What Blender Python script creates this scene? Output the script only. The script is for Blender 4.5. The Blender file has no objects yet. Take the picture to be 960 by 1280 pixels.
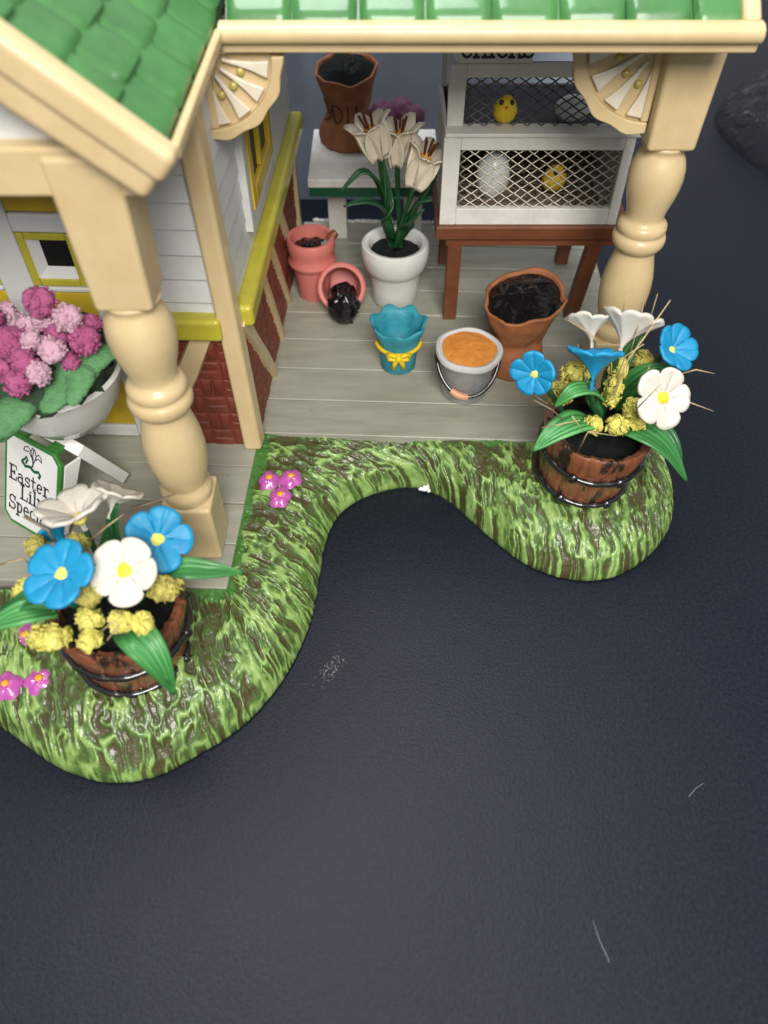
import bpy, bmesh, math, random
import numpy as np
from mathutils import Vector, Matrix, Euler

# ------------------------------------------------------------------ camera, world, lamps, exposure (1 unit = 1 cm)
SC = bpy.context.scene
COL = SC.collection
SC.unit_settings.scale_length = 0.01
F, CAMZ, PITCH = 963.0, 14.3, math.radians(50)
cam_d = bpy.data.cameras.new('camera')
cam = bpy.data.objects.new('camera', cam_d)
COL.objects.link(cam)
cam.location = (0, 0, CAMZ)
cam.rotation_euler = (math.radians(90) - PITCH, 0, 0)
cam_d.sensor_fit = 'VERTICAL'
cam_d.sensor_height = 34.6
cam_d.lens = 34.6 * F / 1280
cam_d.clip_start, cam_d.clip_end = 0.1, 600
cam_d.dof.use_dof = True
cam_d.dof.focus_distance = 17.0
cam_d.dof.aperture_fstop = 0.18
SC.camera = cam

W = bpy.data.worlds.new('World')
SC.world = W
W.use_nodes = True
W.node_tree.nodes['Background'].inputs[0].default_value = (0.95, 0.97, 1.0, 1)
W.node_tree.nodes['Background'].inputs[1].default_value = 0.40


def area(name, loc, target, size, power, col=(1, 1, 1), size_y=None):
    d = bpy.data.lights.new(name, 'AREA')
    d.energy = power
    d.color = col
    d.size = size
    if size_y:
        d.shape = 'RECTANGLE'
        d.size_y = size_y
    o = bpy.data.objects.new(name, d)
    COL.objects.link(o)
    o.location = loc
    o.rotation_euler = (Vector(target) - Vector(loc)).to_track_quat('-Z', 'Y').to_euler()
    return o


area('ceiling_lamp', (-6, 24, 62), (0, 10, 0), 24, 30000, (0.96, 0.98, 1.0))
area('room_lamp', (6, -30, 44), (0, 12, 3), 24, 47000, (1.0, 0.96, 0.90))
SC.view_settings.view_transform = 'Standard'
SC.view_settings.look = 'None'
SC.view_settings.exposure = 0.0
SC.view_settings.gamma = 1.0

# ------------------------------------------------------------------ small tools
S50, C50 = math.sin(PITCH), math.cos(PITCH)


def at(x, y, Y):
    """a point at depth Y along the sight line of a place in the photo"""
    u, v = (x - 480) / F, (640 - y) / F
    t = Y / (C50 + S50 * v)
    return Vector((u * t, Y, CAMZ + (-S50 + C50 * v) * t))


def atz(x, y, z):
    u, v = (x - 480) / F, (640 - y) / F
    t = (z - CAMZ) / (-S50 + C50 * v)
    return Vector((u * t, (C50 + S50 * v) * t, z))


YAW = math.radians(-2.5)
PIV = Vector((-3.0, 13.5, 0))
YM = Matrix.Translation(PIV) @ Matrix.Rotation(YAW, 4, 'Z') @ Matrix.Translation(-PIV)


def hash2(ix, iy, seed):
    h = (ix.astype(np.int64) * 374761393 + iy.astype(np.int64) * 668265263 + seed * 974634777) & 0x7fffffff
    h = ((h ^ (h >> 13)) * 1274126177) & 0x7fffffff
    return ((h ^ (h >> 16)) & 0xffff) / 65535.0


def vnoise(x, y, seed=0):
    x = np.asarray(x, float); y = np.asarray(y, float)
    ix, iy = np.floor(x), np.floor(y)
    fx, fy = x - ix, y - iy
    fx = fx * fx * fx * (fx * (fx * 6 - 15) + 10); fy = fy * fy * fy * (fy * (fy * 6 - 15) + 10)
    a = hash2(ix, iy, seed); b = hash2(ix + 1, iy, seed); c = hash2(ix, iy + 1, seed); d = hash2(ix + 1, iy + 1, seed)
    return (a + (b - a) * fx) * (1 - fy) + (c + (d - c) * fx) * fy


def fbm(x, y, seed=0, o=3):
    s, a, t = 0, 1, 0
    for k in range(o):
        s = s + a * vnoise(x * 2 ** k, y * 2 ** k, seed + k * 17); t += a; a *= 0.5
    return s / t


class MB:
    def __init__(self):
        self.v, self.f, self.mi, self.uv = [], [], [], None

    def add(self, vs, fs, mi=0, M=None):
        o = len(self.v)
        if M is not None:
            vs = [M @ Vector(p) for p in vs]
        self.v += [Vector(p) for p in vs]
        self.f += [tuple(i + o for i in f) for f in fs]
        self.mi += [mi] * len(fs)
        return self

    def box(self, lo, hi, M=None, mi=0):
        x0, y0, z0 = lo; x1, y1, z1 = hi
        return self.add([(x0, y0, z0), (x1, y0, z0), (x1, y1, z0), (x0, y1, z0), (x0, y0, z1), (x1, y0, z1), (x1, y1, z1), (x0, y1, z1)],
                        [(0, 3, 2, 1), (4, 5, 6, 7), (0, 1, 5, 4), (1, 2, 6, 5), (2, 3, 7, 6), (3, 0, 4, 7)], mi, M)

    def bar(self, a, b, w, h, up=(0, 0, 1), mi=0):
        """a rectangular bar from a to b, w across, h along up"""
        a, b = Vector(a), Vector(b)
        d = (b - a).normalized()
        s = d.cross(Vector(up)).normalized()
        u = s.cross(d).normalized()
        vs = []
        for p in (a, b):
            for i, j in ((-1, -1), (1, -1), (1, 1), (-1, 1)):
                vs.append(p + s * (i * w / 2) + u * (j * h / 2))
        return self.add(vs, [(3, 2, 1, 0), (4, 5, 6, 7), (0, 1, 5, 4), (1, 2, 6, 5), (2, 3, 7, 6), (3, 0, 4, 7)], mi)

    def prism(self, poly, f0, f1, mi=0):
        n = len(poly)
        vs = [f0(*p) for p in poly] + [f1(*p) for p in poly]
        fs = [tuple(range(n - 1, -1, -1)), tuple(range(n, 2 * n))] + [(i, (i + 1) % n, n + (i + 1) % n, n + i) for i in range(n)]
        return self.add(vs, fs, mi)

    def lathe(self, prof, n=32, M=None, rf=None, zf=None, cap=True, mi=0):
        vs, fs = [], []
        for k, (r, z) in enumerate(prof):
            for i in range(n):
                a = 2 * math.pi * i / n
                rr = r * (rf(a, z) if rf else 1)
                zz = z + (zf(a, k) if zf else 0)
                vs.append((rr * math.cos(a), rr * math.sin(a), zz))
        for k in range(len(prof) - 1):
            for i in range(n):
                j = (i + 1) % n
                fs.append((k * n + i, k * n + j, (k + 1) * n + j, (k + 1) * n + i))
        if cap:
            fs.append(tuple(range(n - 1, -1, -1)))
            fs.append(tuple((len(prof) - 1) * n + i for i in range(n)))
        return self.add(vs, fs, mi, M)

    def tube(self, pts, r, n=8, mi=0, flat=1.0):
        pts = [Vector(p) for p in pts]
        rs = r if isinstance(r, (list, tuple)) else [r] * len(pts)
        vs, fs = [], []
        ref = None
        for k, p in enumerate(pts):
            d = (pts[min(k + 1, len(pts) - 1)] - pts[max(k - 1, 0)]).normalized()
            if ref is None:
                ref = Vector((0, 0, 1)) if abs(d.z) < 0.9 else Vector((1, 0, 0))
            s = d.cross(ref).normalized(); u = s.cross(d).normalized(); ref = u
            for i in range(n):
                a = 2 * math.pi * i / n
                vs.append(p + s * (math.cos(a) * rs[k]) + u * (math.sin(a) * rs[k] * flat))
        for k in range(len(pts) - 1):
            for i in range(n):
                j = (i + 1) % n
                fs.append((k * n + i, k * n + j, (k + 1) * n + j, (k + 1) * n + i))
        fs.append(tuple(range(n - 1, -1, -1)))
        fs.append(tuple((len(pts) - 1) * n + i for i in range(n)))
        return self.add(vs, fs, mi)

    def grid(self, fn, nu, nv, cu=False, mi=0):
        vs = [fn(i / nu, j / nv) for j in range(nv + 1) for i in range(nu + (0 if cu else 1))]
        w = nu if cu else nu + 1
        fs = []
        for j in range(nv):
            for i in range(nu):
                i2 = (i + 1) % w
                fs.append((j * w + i, j * w + i2, (j + 1) * w + i2, (j + 1) * w + i))
        return self.add(vs, fs, mi)

    def blob(self, c, rad, amp=0.1, freq=2.0, seed=0, nu=20, nv=12, M=None, mi=0):
        c = Vector(c)
        vs, fs = [], []
        for j in range(nv + 1):
            th = math.pi * j / nv
            for i in range(nu):
                ph = 2 * math.pi * i / nu
                d = Vector((math.sin(th) * math.cos(ph), math.sin(th) * math.sin(ph), math.cos(th)))
                k = 1 + amp * (float(fbm(d.x * freq + d.z * freq * 0.7 + 9.3, d.y * freq - d.z * freq * 0.6 + 4.1, seed)) * 2 - 1)
                p = Vector((d.x * rad[0], d.y * rad[1], d.z * rad[2])) * k
                if M is not None:
                    p = M.to_3x3() @ p
                vs.append(c + p)
        for j in range(nv):
            for i in range(nu):
                i2 = (i + 1) % nu
                fs.append((j * nu + i, (j + 1) * nu + i, (j + 1) * nu + i2, j * nu + i2))
        return self.add(vs, fs, mi)

    def build(self, name, mats, parent=None, bevel=0, seg=3, solid=0, sub=0, angle=40, T=None, off=0.0):
        org = Vector((0, 0, 0))
        if parent is not None:
            root = parent
            while root.parent:
                root = root.parent
            org = root.location
        me = bpy.data.meshes.new(name)
        vs = [(T @ p if T is not None else p) - org for p in self.v]
        me.from_pydata(vs, [], self.f)
        if not isinstance(mats, (list, tuple)):
            mats = [mats]
        for m in mats:
            me.materials.append(m)
        me.polygons.foreach_set('material_index', self.mi)
        bm = bmesh.new(); bm.from_mesh(me)
        bmesh.ops.remove_doubles(bm, verts=bm.verts, dist=1e-5)
        if not solid:
            bmesh.ops.recalc_face_normals(bm, faces=bm.faces)
        bm.to_mesh(me); bm.free()
        me.polygons.foreach_set('use_smooth', [True] * len(me.polygons))
        if angle:
            me.set_sharp_from_angle(angle=math.radians(angle))
        o = bpy.data.objects.new(name, me)
        COL.objects.link(o)
        if parent is not None:
            o.parent = parent
        if bevel:
            b = o.modifiers.new('bevel', 'BEVEL'); b.width = bevel; b.segments = seg; b.limit_method = 'ANGLE'; b.angle_limit = math.radians(35)
            b.harden_normals = True
        if solid:
            s = o.modifiers.new('solidify', 'SOLIDIFY'); s.thickness = solid; s.offset = off
        if sub:
            s = o.modifiers.new('subsurf', 'SUBSURF'); s.levels = sub; s.render_levels = sub
        return o


def thing(name, label, cat, loc, group=None):
    o = bpy.data.objects.new(name, None)
    COL.objects.link(o)
    o.location = loc
    o.empty_display_size = 0.3
    tag(o, label, cat, group)
    return o


def tag(o, label, cat, group=None):
    o['label'] = label; o['category'] = cat
    if group:
        o['group'] = group
    return o


def struct(o):
    o['kind'] = 'structure'
    return o


def reorigin(o, loc):
    """move a single-mesh thing's origin to its base"""
    o.data.transform(Matrix.Translation(-Vector(loc)))
    o.location = loc
    return o


# ------------------------------------------------------------------ materials
def mat(name, base, rough=0.5, var=None, vscale=3.0, vamt=0.5, coat=0.0, bump=0.0, bscale=20.0, metal=0.0, stretch=(1, 1, 1), sss=0.0, spec=0.5,
        speck=None, speck_s=30, speck_t=0.06, coat_r=0.1):
    m = bpy.data.materials.new(name)
    m.use_nodes = True
    nt = m.node_tree
    b = nt.nodes['Principled BSDF']
    b.inputs['Base Color'].default_value = (*base, 1)
    b.inputs['Roughness'].default_value = rough
    b.inputs['Metallic'].default_value = metal
    b.inputs['Coat Weight'].default_value = coat
    b.inputs['Coat Roughness'].default_value = coat_r
    b.inputs['Specular IOR Level'].default_value = spec
    if sss:
        b.inputs['Subsurface Weight'].default_value = sss
        b.inputs['Subsurface Radius'].default_value = (0.2, 0.12, 0.08)
        b.inputs['Subsurface Scale'].default_value = 0.5
    tc = nt.nodes.new('ShaderNodeTexCoord')
    mp = nt.nodes.new('ShaderNodeMapping')
    mp.inputs['Scale'].default_value = stretch
    nt.links.new(tc.outputs['Object'], mp.inputs['Vector'])
    out = None
    if var:
        n = nt.nodes.new('ShaderNodeTexNoise'); n.inputs['Scale'].default_value = vscale; n.inputs['Detail'].default_value = 5
        n.inputs['Roughness'].default_value = 0.6
        nt.links.new(mp.outputs[0], n.inputs['Vector'])
        r = nt.nodes.new('ShaderNodeMapRange'); r.inputs[1].default_value = 0.38; r.inputs[2].default_value = 0.68; r.inputs[3].default_value = 0; r.inputs[4].default_value = vamt
        nt.links.new(n.outputs['Fac'], r.inputs[0])
        mx = nt.nodes.new('ShaderNodeMix'); mx.data_type = 'RGBA'
        mx.inputs[6].default_value = (*base, 1); mx.inputs[7].default_value = (*var, 1)
        nt.links.new(r.outputs[0], mx.inputs[0])
        out = mx.outputs[2]
        rr = nt.nodes.new('ShaderNodeMapRange'); rr.inputs[3].default_value = rough * 0.85; rr.inputs[4].default_value = min(1, rough * 1.2)
        nt.links.new(n.outputs['Fac'], rr.inputs[0]); nt.links.new(rr.outputs[0], b.inputs['Roughness'])
    if speck:
        vo = nt.nodes.new('ShaderNodeTexVoronoi'); vo.inputs['Scale'].default_value = speck_s
        nt.links.new(tc.outputs['Object'], vo.inputs['Vector'])
        lt = nt.nodes.new('ShaderNodeMath'); lt.operation = 'LESS_THAN'; lt.inputs[1].default_value = speck_t
        nt.links.new(vo.outputs['Distance'], lt.inputs[0])
        mx2 = nt.nodes.new('ShaderNodeMix'); mx2.data_type = 'RGBA'
        if out is not None:
            nt.links.new(out, mx2.inputs[6])
        else:
            mx2.inputs[6].default_value = (*base, 1)
        mx2.inputs[7].default_value = (*speck, 1)
        nt.links.new(lt.outputs[0], mx2.inputs[0])
        out = mx2.outputs[2]
    if out is not None:
        nt.links.new(out, b.inputs['Base Color'])
    if bump:
        n2 = nt.nodes.new('ShaderNodeTexNoise'); n2.inputs['Scale'].default_value = bscale; n2.inputs['Detail'].default_value = 3
        nt.links.new(mp.outputs[0], n2.inputs['Vector'])
        bp = nt.nodes.new('ShaderNodeBump'); bp.inputs['Strength'].default_value = bump; bp.inputs['Distance'].default_value = 0.05
        nt.links.new(n2.outputs['Fac'], bp.inputs['Height']); nt.links.new(bp.outputs[0], b.inputs['Normal'])
    return m


M = {}
M['cream'] = mat('cream_glaze', (0.63, 0.49, 0.275), 0.42, (0.55, 0.405, 0.205), 1.6, 0.7, coat=0.25, bump=0.08, bscale=5, spec=0.4, speck=(0.2, 0.12, 0.05), speck_s=1.4, speck_t=0.018)
M['cream_dark'] = mat('brown_ornament_paint', (0.30, 0.16, 0.06), 0.5)  # brown paint of the door ornament
M['white_paint'] = mat('white_siding_paint', (0.64, 0.64, 0.62), 0.5, (0.52, 0.53, 0.52), 1.2, 0.7, bump=0.1, bscale=6)
M['hutch_white'] = mat('white_painted_wood', (0.68, 0.67, 0.62), 0.5, (0.52, 0.51, 0.46), 2.5, 0.6, bump=0.15, bscale=12)
M['fan_white'] = mat('fan_white_glaze', (0.78, 0.71, 0.58), 0.35, (0.66, 0.56, 0.40), 3, 0.6, coat=0.3)
M['olive'] = mat('olive_yellow_glaze', (0.50, 0.45, 0.04), 0.4, (0.38, 0.335, 0.03), 2.0, 0.7, coat=0.3, bump=0.08, bscale=8)
M['yellow'] = mat('door_yellow_paint', (0.60, 0.42, 0.02), 0.45, (0.42, 0.30, 0.02), 2.0, 0.7, coat=0.2)
M['black'] = mat('black_opening', (0.006, 0.007, 0.006), 0.4)
M['brick'] = mat('brick_red_glaze', (0.19, 0.040, 0.022), 0.5, (0.12, 0.023, 0.012), 2.2, 0.8, coat=0.05, bump=0.15, bscale=9)
M['roof'] = mat('green_roof_glaze', (0.06, 0.20, 0.056), 0.44, (0.03, 0.115, 0.03), 1.3, 0.7, coat=0.4, bump=0.2, bscale=4, spec=0.4, coat_r=0.12)
M['deck'] = mat('grey_deck_paint', (0.345, 0.345, 0.285), 0.42, (0.25, 0.245, 0.19), 1.4, 0.75, coat=0.2, bump=0.12, bscale=6, stretch=(0.35, 2.0, 1), speck=(0.16, 0.14, 0.1), speck_s=1.6, speck_t=0.03)
M['bench'] = mat('brown_bench_paint', (0.17, 0.055, 0.02), 0.45, (0.10, 0.03, 0.012), 2.5, 0.7, bump=0.1, bscale=10, stretch=(0.5, 2, 1))
M['wire'] = mat('dark_wire', (0.10, 0.095, 0.085), 0.38, metal=0.7)
M['wire_lit'] = mat('lit_hutch_wire', (0.42, 0.38, 0.32), 0.35, metal=0.6)  # paler copy of the hutch wire; its lit look is in the colour
M['green_paint'] = mat('dark_green_paint', (0.008, 0.085, 0.035), 0.4, (0.005, 0.06, 0.025), 3, 0.5)
M['sign_green'] = mat('sign_green_paint', (0.035, 0.20, 0.03), 0.4, (0.02, 0.12, 0.02), 3, 0.6, coat=0.2)
M['sign_white'] = mat('sign_white_paint', (0.74, 0.74, 0.72), 0.45, (0.62, 0.62, 0.6), 2, 0.5)
M['ink'] = mat('dark_ink', (0.008, 0.008, 0.02), 0.5)
M['brown_ink'] = mat('brown_ink', (0.05, 0.02, 0.01), 0.6)
M['sack'] = mat('burlap_brown_paint', (0.33, 0.12, 0.045), 0.66, (0.20, 0.07, 0.026), 3.0, 0.8, bump=0.25, bscale=14)
M['soil'] = mat('glossy_black_soil', (0.0035, 0.0032, 0.0038), 0.6, (0.006, 0.004, 0.004), 5, 0.8, coat=0.8, bump=1.0, bscale=2.6, coat_r=0.05, spec=0.05)
M['soil_green'] = mat('dark_soil', (0.008, 0.011, 0.010), 0.65, (0.014, 0.018, 0.015), 6, 0.8, coat=0.03, bump=0.8, bscale=5, spec=0.08)
M['pink_pot'] = mat('pink_clay', (0.58, 0.165, 0.145), 0.5, (0.50, 0.15, 0.105), 3, 0.6, bump=0.1, bscale=14)
M['white_pot'] = mat('white_ceramic', (0.68, 0.68, 0.65), 0.3, (0.55, 0.56, 0.53), 2, 0.5, coat=0.5)
M['teal'] = mat('teal_clay', (0.032, 0.28, 0.36), 0.55, (0.02, 0.20, 0.27), 4, 0.7, bump=0.25, bscale=14)
M['bow'] = mat('yellow_bow_paint', (0.78, 0.56, 0.012), 0.4, (0.65, 0.40, 0.01), 5, 0.6, bump=0.3, bscale=12)
M['steel'] = mat('grey_pail', (0.33, 0.34, 0.34), 0.35, (0.22, 0.22, 0.21), 2.5, 0.7, metal=0.25, coat=0.3)
M['pail_rim'] = mat('pale_pail_rim', (0.58, 0.58, 0.57), 0.4, (0.46, 0.46, 0.45), 4, 0.6)
M['orange'] = mat('orange_feed', (0.68, 0.27, 0.045), 0.6, (0.52, 0.17, 0.025), 4.5, 0.8, bump=0.5, bscale=10)
M['copper'] = mat('copper_grip', (0.62, 0.30, 0.17), 0.4)
M['black_gloss'] = mat('black_gloss', (0.008, 0.008, 0.009), 0.25, coat=0.8, bump=0.35, bscale=5)
M['blue'] = mat('blue_petal', (0.006, 0.26, 0.49), 0.5, (0.004, 0.19, 0.39), 3.5, 0.7, bump=0.2, bscale=9)
M['white_petal'] = mat('white_petal', (0.64, 0.605, 0.54), 0.6, (0.55, 0.50, 0.42), 2.5, 0.6, bump=0.12, bscale=9, sss=0.1)
M['lily'] = mat('lily_petal', (0.78, 0.71, 0.57), 0.5, (0.68, 0.60, 0.45), 2.5, 0.6, bump=0.1, bscale=9)
M['centre'] = mat('yellow_centre', (0.80, 0.68, 0.03), 0.5, (0.70, 0.50, 0.02), 5, 0.6, bump=0.3, bscale=12)
M['pale_centre'] = mat('pale_yellow_centre', (0.80, 0.74, 0.16), 0.5, (0.70, 0.6, 0.08), 5, 0.6, bump=0.3, bscale=12)
M['filler'] = mat('dried_yellow_blossom', (0.66, 0.61, 0.15), 0.75, (0.54, 0.48, 0.09), 5, 0.8)
M['filler_old'] = mat('faded_yellow_blossom', (0.47, 0.42, 0.10), 0.7, (0.30, 0.26, 0.06), 5, 0.8)
M['straw'] = mat('dry_straw', (0.50, 0.38, 0.20), 0.6, (0.30, 0.20, 0.09), 6, 0.8)
M['straw_dark'] = mat('dark_straw', (0.21, 0.17, 0.12), 0.6, (0.12, 0.08, 0.04), 6, 0.8)
M['stem'] = mat('dark_stem', (0.015, 0.09, 0.03), 0.5, (0.01, 0.05, 0.015), 4, 0.6)
M['lily_leaf'] = mat('dark_lily_leaf', (0.012, 0.075, 0.022), 0.4, (0.006, 0.04, 0.012), 3, 0.6, coat=0.2)
M['stamen'] = mat('brown_stamen', (0.10, 0.03, 0.012), 0.5)
M['amber'] = mat('amber_throat', (0.55, 0.28, 0.06), 0.5)
M['purple'] = mat('purple_petal', (0.21, 0.07, 0.145), 0.6, (0.13, 0.035, 0.085), 4, 0.7, bump=0.2, bscale=10)
M['pink'] = mat('deep_pink_flock', (0.41, 0.10, 0.235), 0.95, (0.29, 0.055, 0.15), 4, 0.8, bump=0.6, bscale=22)
M['pale_pink'] = mat('pale_pink_flock', (0.60, 0.38, 0.47), 0.95, (0.50, 0.28, 0.38), 4, 0.8, bump=0.6, bscale=22)
M['flock_leaf'] = mat('flocked_green_leaf', (0.11, 0.28, 0.115), 0.85, (0.06, 0.18, 0.065), 3, 0.7, bump=0.6, bscale=20)
M['dark_foliage'] = mat('dark_foliage', (0.015, 0.035, 0.018), 0.8, (0.03, 0.07, 0.03), 4, 0.8, bump=0.6, bscale=14)
M['chick'] = mat('chick_yellow', (0.72, 0.52, 0.02), 0.55, (0.6, 0.36, 0.02), 4, 0.6, bump=0.2, bscale=14)
M['beak'] = mat('chick_beak', (0.75, 0.25, 0.02), 0.5)
M['egg'] = mat('white_egg', (0.75, 0.75, 0.73), 0.35, coat=0.3)
M['magenta'] = mat('magenta_paint', (0.47, 0.085, 0.36), 0.35, (0.36, 0.05, 0.30), 4, 0.6, coat=0.8, bump=0.4, bscale=5)
M['orange_dot'] = mat('orange_paint_dot', (0.8, 0.33, 0.01), 0.4, coat=0.5)
M['bead'] = mat('olive_bead', (0.50, 0.42, 0.10), 0.35, coat=0.5)
M['backdrop'] = mat('slate_blue_card', (0.40, 0.45, 0.55), 0.7, (0.33, 0.37, 0.46), 0.7, 0.8, bump=0.1, bscale=10, speck=(0.3, 0.32, 0.36), speck_s=0.9, speck_t=0.02)
M['chip'] = mat('white_chip', (0.82, 0.80, 0.78), 0.5, bump=0.3)
M['dark_floor'] = mat('dark_slate_paint', (0.045, 0.052, 0.065), 0.7, (0.03, 0.03, 0.035), 2, 0.7)
M['lint'] = mat('pale_lint', (0.26, 0.27, 0.28), 0.8)
M['hub'] = mat('grey_knob', (0.10, 0.10, 0.09), 0.4, metal=0.5)


def table_mat():
    m = mat('black_card_tabletop', (0.0055, 0.0078, 0.0140), 0.36, (0.0125, 0.0160, 0.0250), 13.0, 0.8, spec=0.2)
    nt = m.node_tree; b = nt.nodes['Principled BSDF']
    tc = nt.nodes.new('ShaderNodeTexCoord')
    n = nt.nodes.new('ShaderNodeTexNoise'); n.inputs['Scale'].default_value = 17; n.inputs['Detail'].default_value = 4; n.inputs['Roughness'].default_value = 0.7
    nt.links.new(tc.outputs['Object'], n.inputs['Vector'])
    bp = nt.nodes.new('ShaderNodeBump'); bp.inputs['Strength'].default_value = 0.25; bp.inputs['Distance'].default_value = 0.05
    nt.links.new(n.outputs['Fac'], bp.inputs['Height']); nt.links.new(bp.outputs[0], b.inputs['Normal'])
    # sparse dust: small pale dots of unequal size
    col = b.inputs['Base Color'].links[0].from_socket
    vo = nt.nodes.new('ShaderNodeTexVoronoi'); vo.inputs['Scale'].default_value = 0.75
    nt.links.new(tc.outputs['Object'], vo.inputs['Vector'])
    wn = nt.nodes.new('ShaderNodeTexWhiteNoise'); nt.links.new(vo.outputs['Position'], wn.inputs['Vector'])
    pw = nt.nodes.new('ShaderNodeMath'); pw.operation = 'POWER'; pw.inputs[1].default_value = 6; nt.links.new(wn.outputs['Value'], pw.inputs[0])
    sc = nt.nodes.new('ShaderNodeMath'); sc.operation = 'MULTIPLY'; sc.inputs[1].default_value = 0.045; nt.links.new(pw.outputs[0], sc.inputs[0])
    lt = nt.nodes.new('ShaderNodeMath'); lt.operation = 'LESS_THAN'
    nt.links.new(vo.outputs['Distance'], lt.inputs[0]); nt.links.new(sc.outputs[0], lt.inputs[1])
    mx = nt.nodes.new('ShaderNodeMix'); mx.data_type = 'RGBA'
    nt.links.new(lt.outputs[0], mx.inputs[0]); nt.links.new(col, mx.inputs[6]); mx.inputs[7].default_value = (0.5, 0.5, 0.48, 1)
    nt.links.new(mx.outputs[2], b.inputs['Base Color'])
    return m


M['table'] = table_mat()


def leaf_mat(name, a, b_, freq=9.0):
    """ridged leaf: stripes run along the leaf, from the uv across it"""
    m = mat(name, a, 0.45, coat=0.15)
    nt = m.node_tree; b = nt.nodes['Principled BSDF']
    at_ = nt.nodes.new('ShaderNodeAttribute'); at_.attribute_name = 'across'
    n = nt.nodes.new('ShaderNodeTexNoise'); n.inputs['Scale'].default_value = 5
    mm = nt.nodes.new('ShaderNodeMath'); mm.operation = 'MULTIPLY_ADD'; mm.inputs[1].default_value = freq * 2 * math.pi
    nt.links.new(at_.outputs['Fac'], mm.inputs[0]); nt.links.new(n.outputs['Fac'], mm.inputs[2])
    si = nt.nodes.new('ShaderNodeMath'); si.operation = 'SINE'; nt.links.new(mm.outputs[0], si.inputs[0])
    mr = nt.nodes.new('ShaderNodeMapRange'); mr.inputs[1].default_value = -1; mr.inputs[2].default_value = 1
    nt.links.new(si.outputs[0], mr.inputs[0])
    mx = nt.nodes.new('ShaderNodeMix'); mx.data_type = 'RGBA'; mx.inputs[6].default_value = (*a, 1); mx.inputs[7].default_value = (*b_, 1)
    nt.links.new(mr.outputs[0], mx.inputs[0]); nt.links.new(mx.outputs[2], b.inputs['Base Color'])
    return m


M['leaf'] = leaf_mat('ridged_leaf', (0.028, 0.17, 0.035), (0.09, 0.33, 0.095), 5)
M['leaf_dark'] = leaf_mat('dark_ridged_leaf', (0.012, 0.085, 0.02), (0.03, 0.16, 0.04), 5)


def barrel_mat():
    m = mat('stained_barrel_wood', (0.25, 0.082, 0.035), 0.35, (0.12, 0.036, 0.016), 3, 0.7, coat=0.5, bump=0.4, bscale=7, stretch=(2.2, 2.2, 0.5))
    nt = m.node_tree; b = nt.nodes['Principled BSDF']
    col = b.inputs['Base Color'].links[0].from_socket
    tc = nt.nodes.new('ShaderNodeTexCoord')
    mp = nt.nodes.new('ShaderNodeMapping'); mp.inputs['Scale'].default_value = (1.5, 1.5, 0.45)
    nt.links.new(tc.outputs['Object'], mp.inputs['Vector'])
    n = nt.nodes.new('ShaderNodeTexNoise'); n.inputs['Scale'].default_value = 1.3; n.inputs['Detail'].default_value = 6; n.inputs['Roughness'].default_value = 0.75
    nt.links.new(mp.outputs[0], n.inputs['Vector'])
    r = nt.nodes.new('ShaderNodeMapRange'); r.inputs[1].default_value = 0.53; r.inputs[2].default_value = 0.58
    nt.links.new(n.outputs['Fac'], r.inputs[0])
    mx = nt.nodes.new('ShaderNodeMix'); mx.data_type = 'RGBA'; mx.inputs[7].default_value = (0.022, 0.014, 0.008, 1)
    nt.links.new(r.outputs[0], mx.inputs[0]); nt.links.new(col, mx.inputs[6]); nt.links.new(mx.outputs[2], b.inputs['Base Color'])
    return m


M['barrel'] = barrel_mat()


def grass_mat():
    m = bpy.data.materials.new('painted_grass_glaze'); m.use_nodes = True
    nt = m.node_tree; b = nt.nodes['Principled BSDF']
    a = nt.nodes.new('ShaderNodeAttribute'); a.attribute_name = 'stroke'
    e = nt.nodes.new('ShaderNodeAttribute'); e.attribute_name = 'band'
    tc = nt.nodes.new('ShaderNodeTexCoord')
    n = nt.nodes.new('ShaderNodeTexNoise'); n.inputs['Scale'].default_value = 7; n.inputs['Detail'].default_value = 6
    nt.links.new(tc.outputs['Object'], n.inputs['Vector'])
    ad = nt.nodes.new('ShaderNodeMath'); ad.operation = 'MULTIPLY_ADD'; ad.inputs[1].default_value = 0.30
    nt.links.new(n.outputs['Fac'], ad.inputs[0]); nt.links.new(a.outputs['Fac'], ad.inputs[2])
    cr = nt.nodes.new('ShaderNodeValToRGB')
    els = cr.color_ramp.elements
    els[0].position = 0.34; els[0].color = (0.058, 0.050, 0.016, 1)
    els[1].position = 0.95; els[1].color = (0.28, 0.42, 0.13, 1)
    for p, c in ((0.45, (0.070, 0.074, 0.022)), (0.54, (0.055, 0.088, 0.02)), (0.66, (0.08, 0.155, 0.032)), (0.78, (0.19, 0.305, 0.078))):
        k = els.new(p); k.color = (*c, 1)
    nt.links.new(ad.outputs[0], cr.inputs[0])
    mx = nt.nodes.new('ShaderNodeMix'); mx.data_type = 'RGBA'; mx.inputs[7].default_value = (0.05, 0.165, 0.028, 1)
    nt.links.new(e.outputs['Fac'], mx.inputs[0]); nt.links.new(cr.outputs[0], mx.inputs[6])
    nt.links.new(mx.outputs[2], b.inputs['Base Color'])
    b.inputs['Roughness'].default_value = 0.42
    b.inputs['Coat Weight'].default_value = 0.28
    b.inputs['Coat Roughness'].default_value = 0.07
    n2 = nt.nodes.new('ShaderNodeTexNoise'); n2.inputs['Scale'].default_value = 6; n2.inputs['Detail'].default_value = 2
    nt.links.new(tc.outputs['Object'], n2.inputs['Vector'])
    bp = nt.nodes.new('ShaderNodeBump'); bp.inputs['Strength'].default_value = 0.3; bp.inputs['Distance'].default_value = 0.12
    nt.links.new(n2.outputs['Fac'], bp.inputs['Height']); nt.links.new(bp.outputs[0], b.inputs['Normal']); nt.links.new(bp.outputs[0], b.inputs['Coat Normal'])
    return m


M['grass'] = grass_mat()


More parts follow.
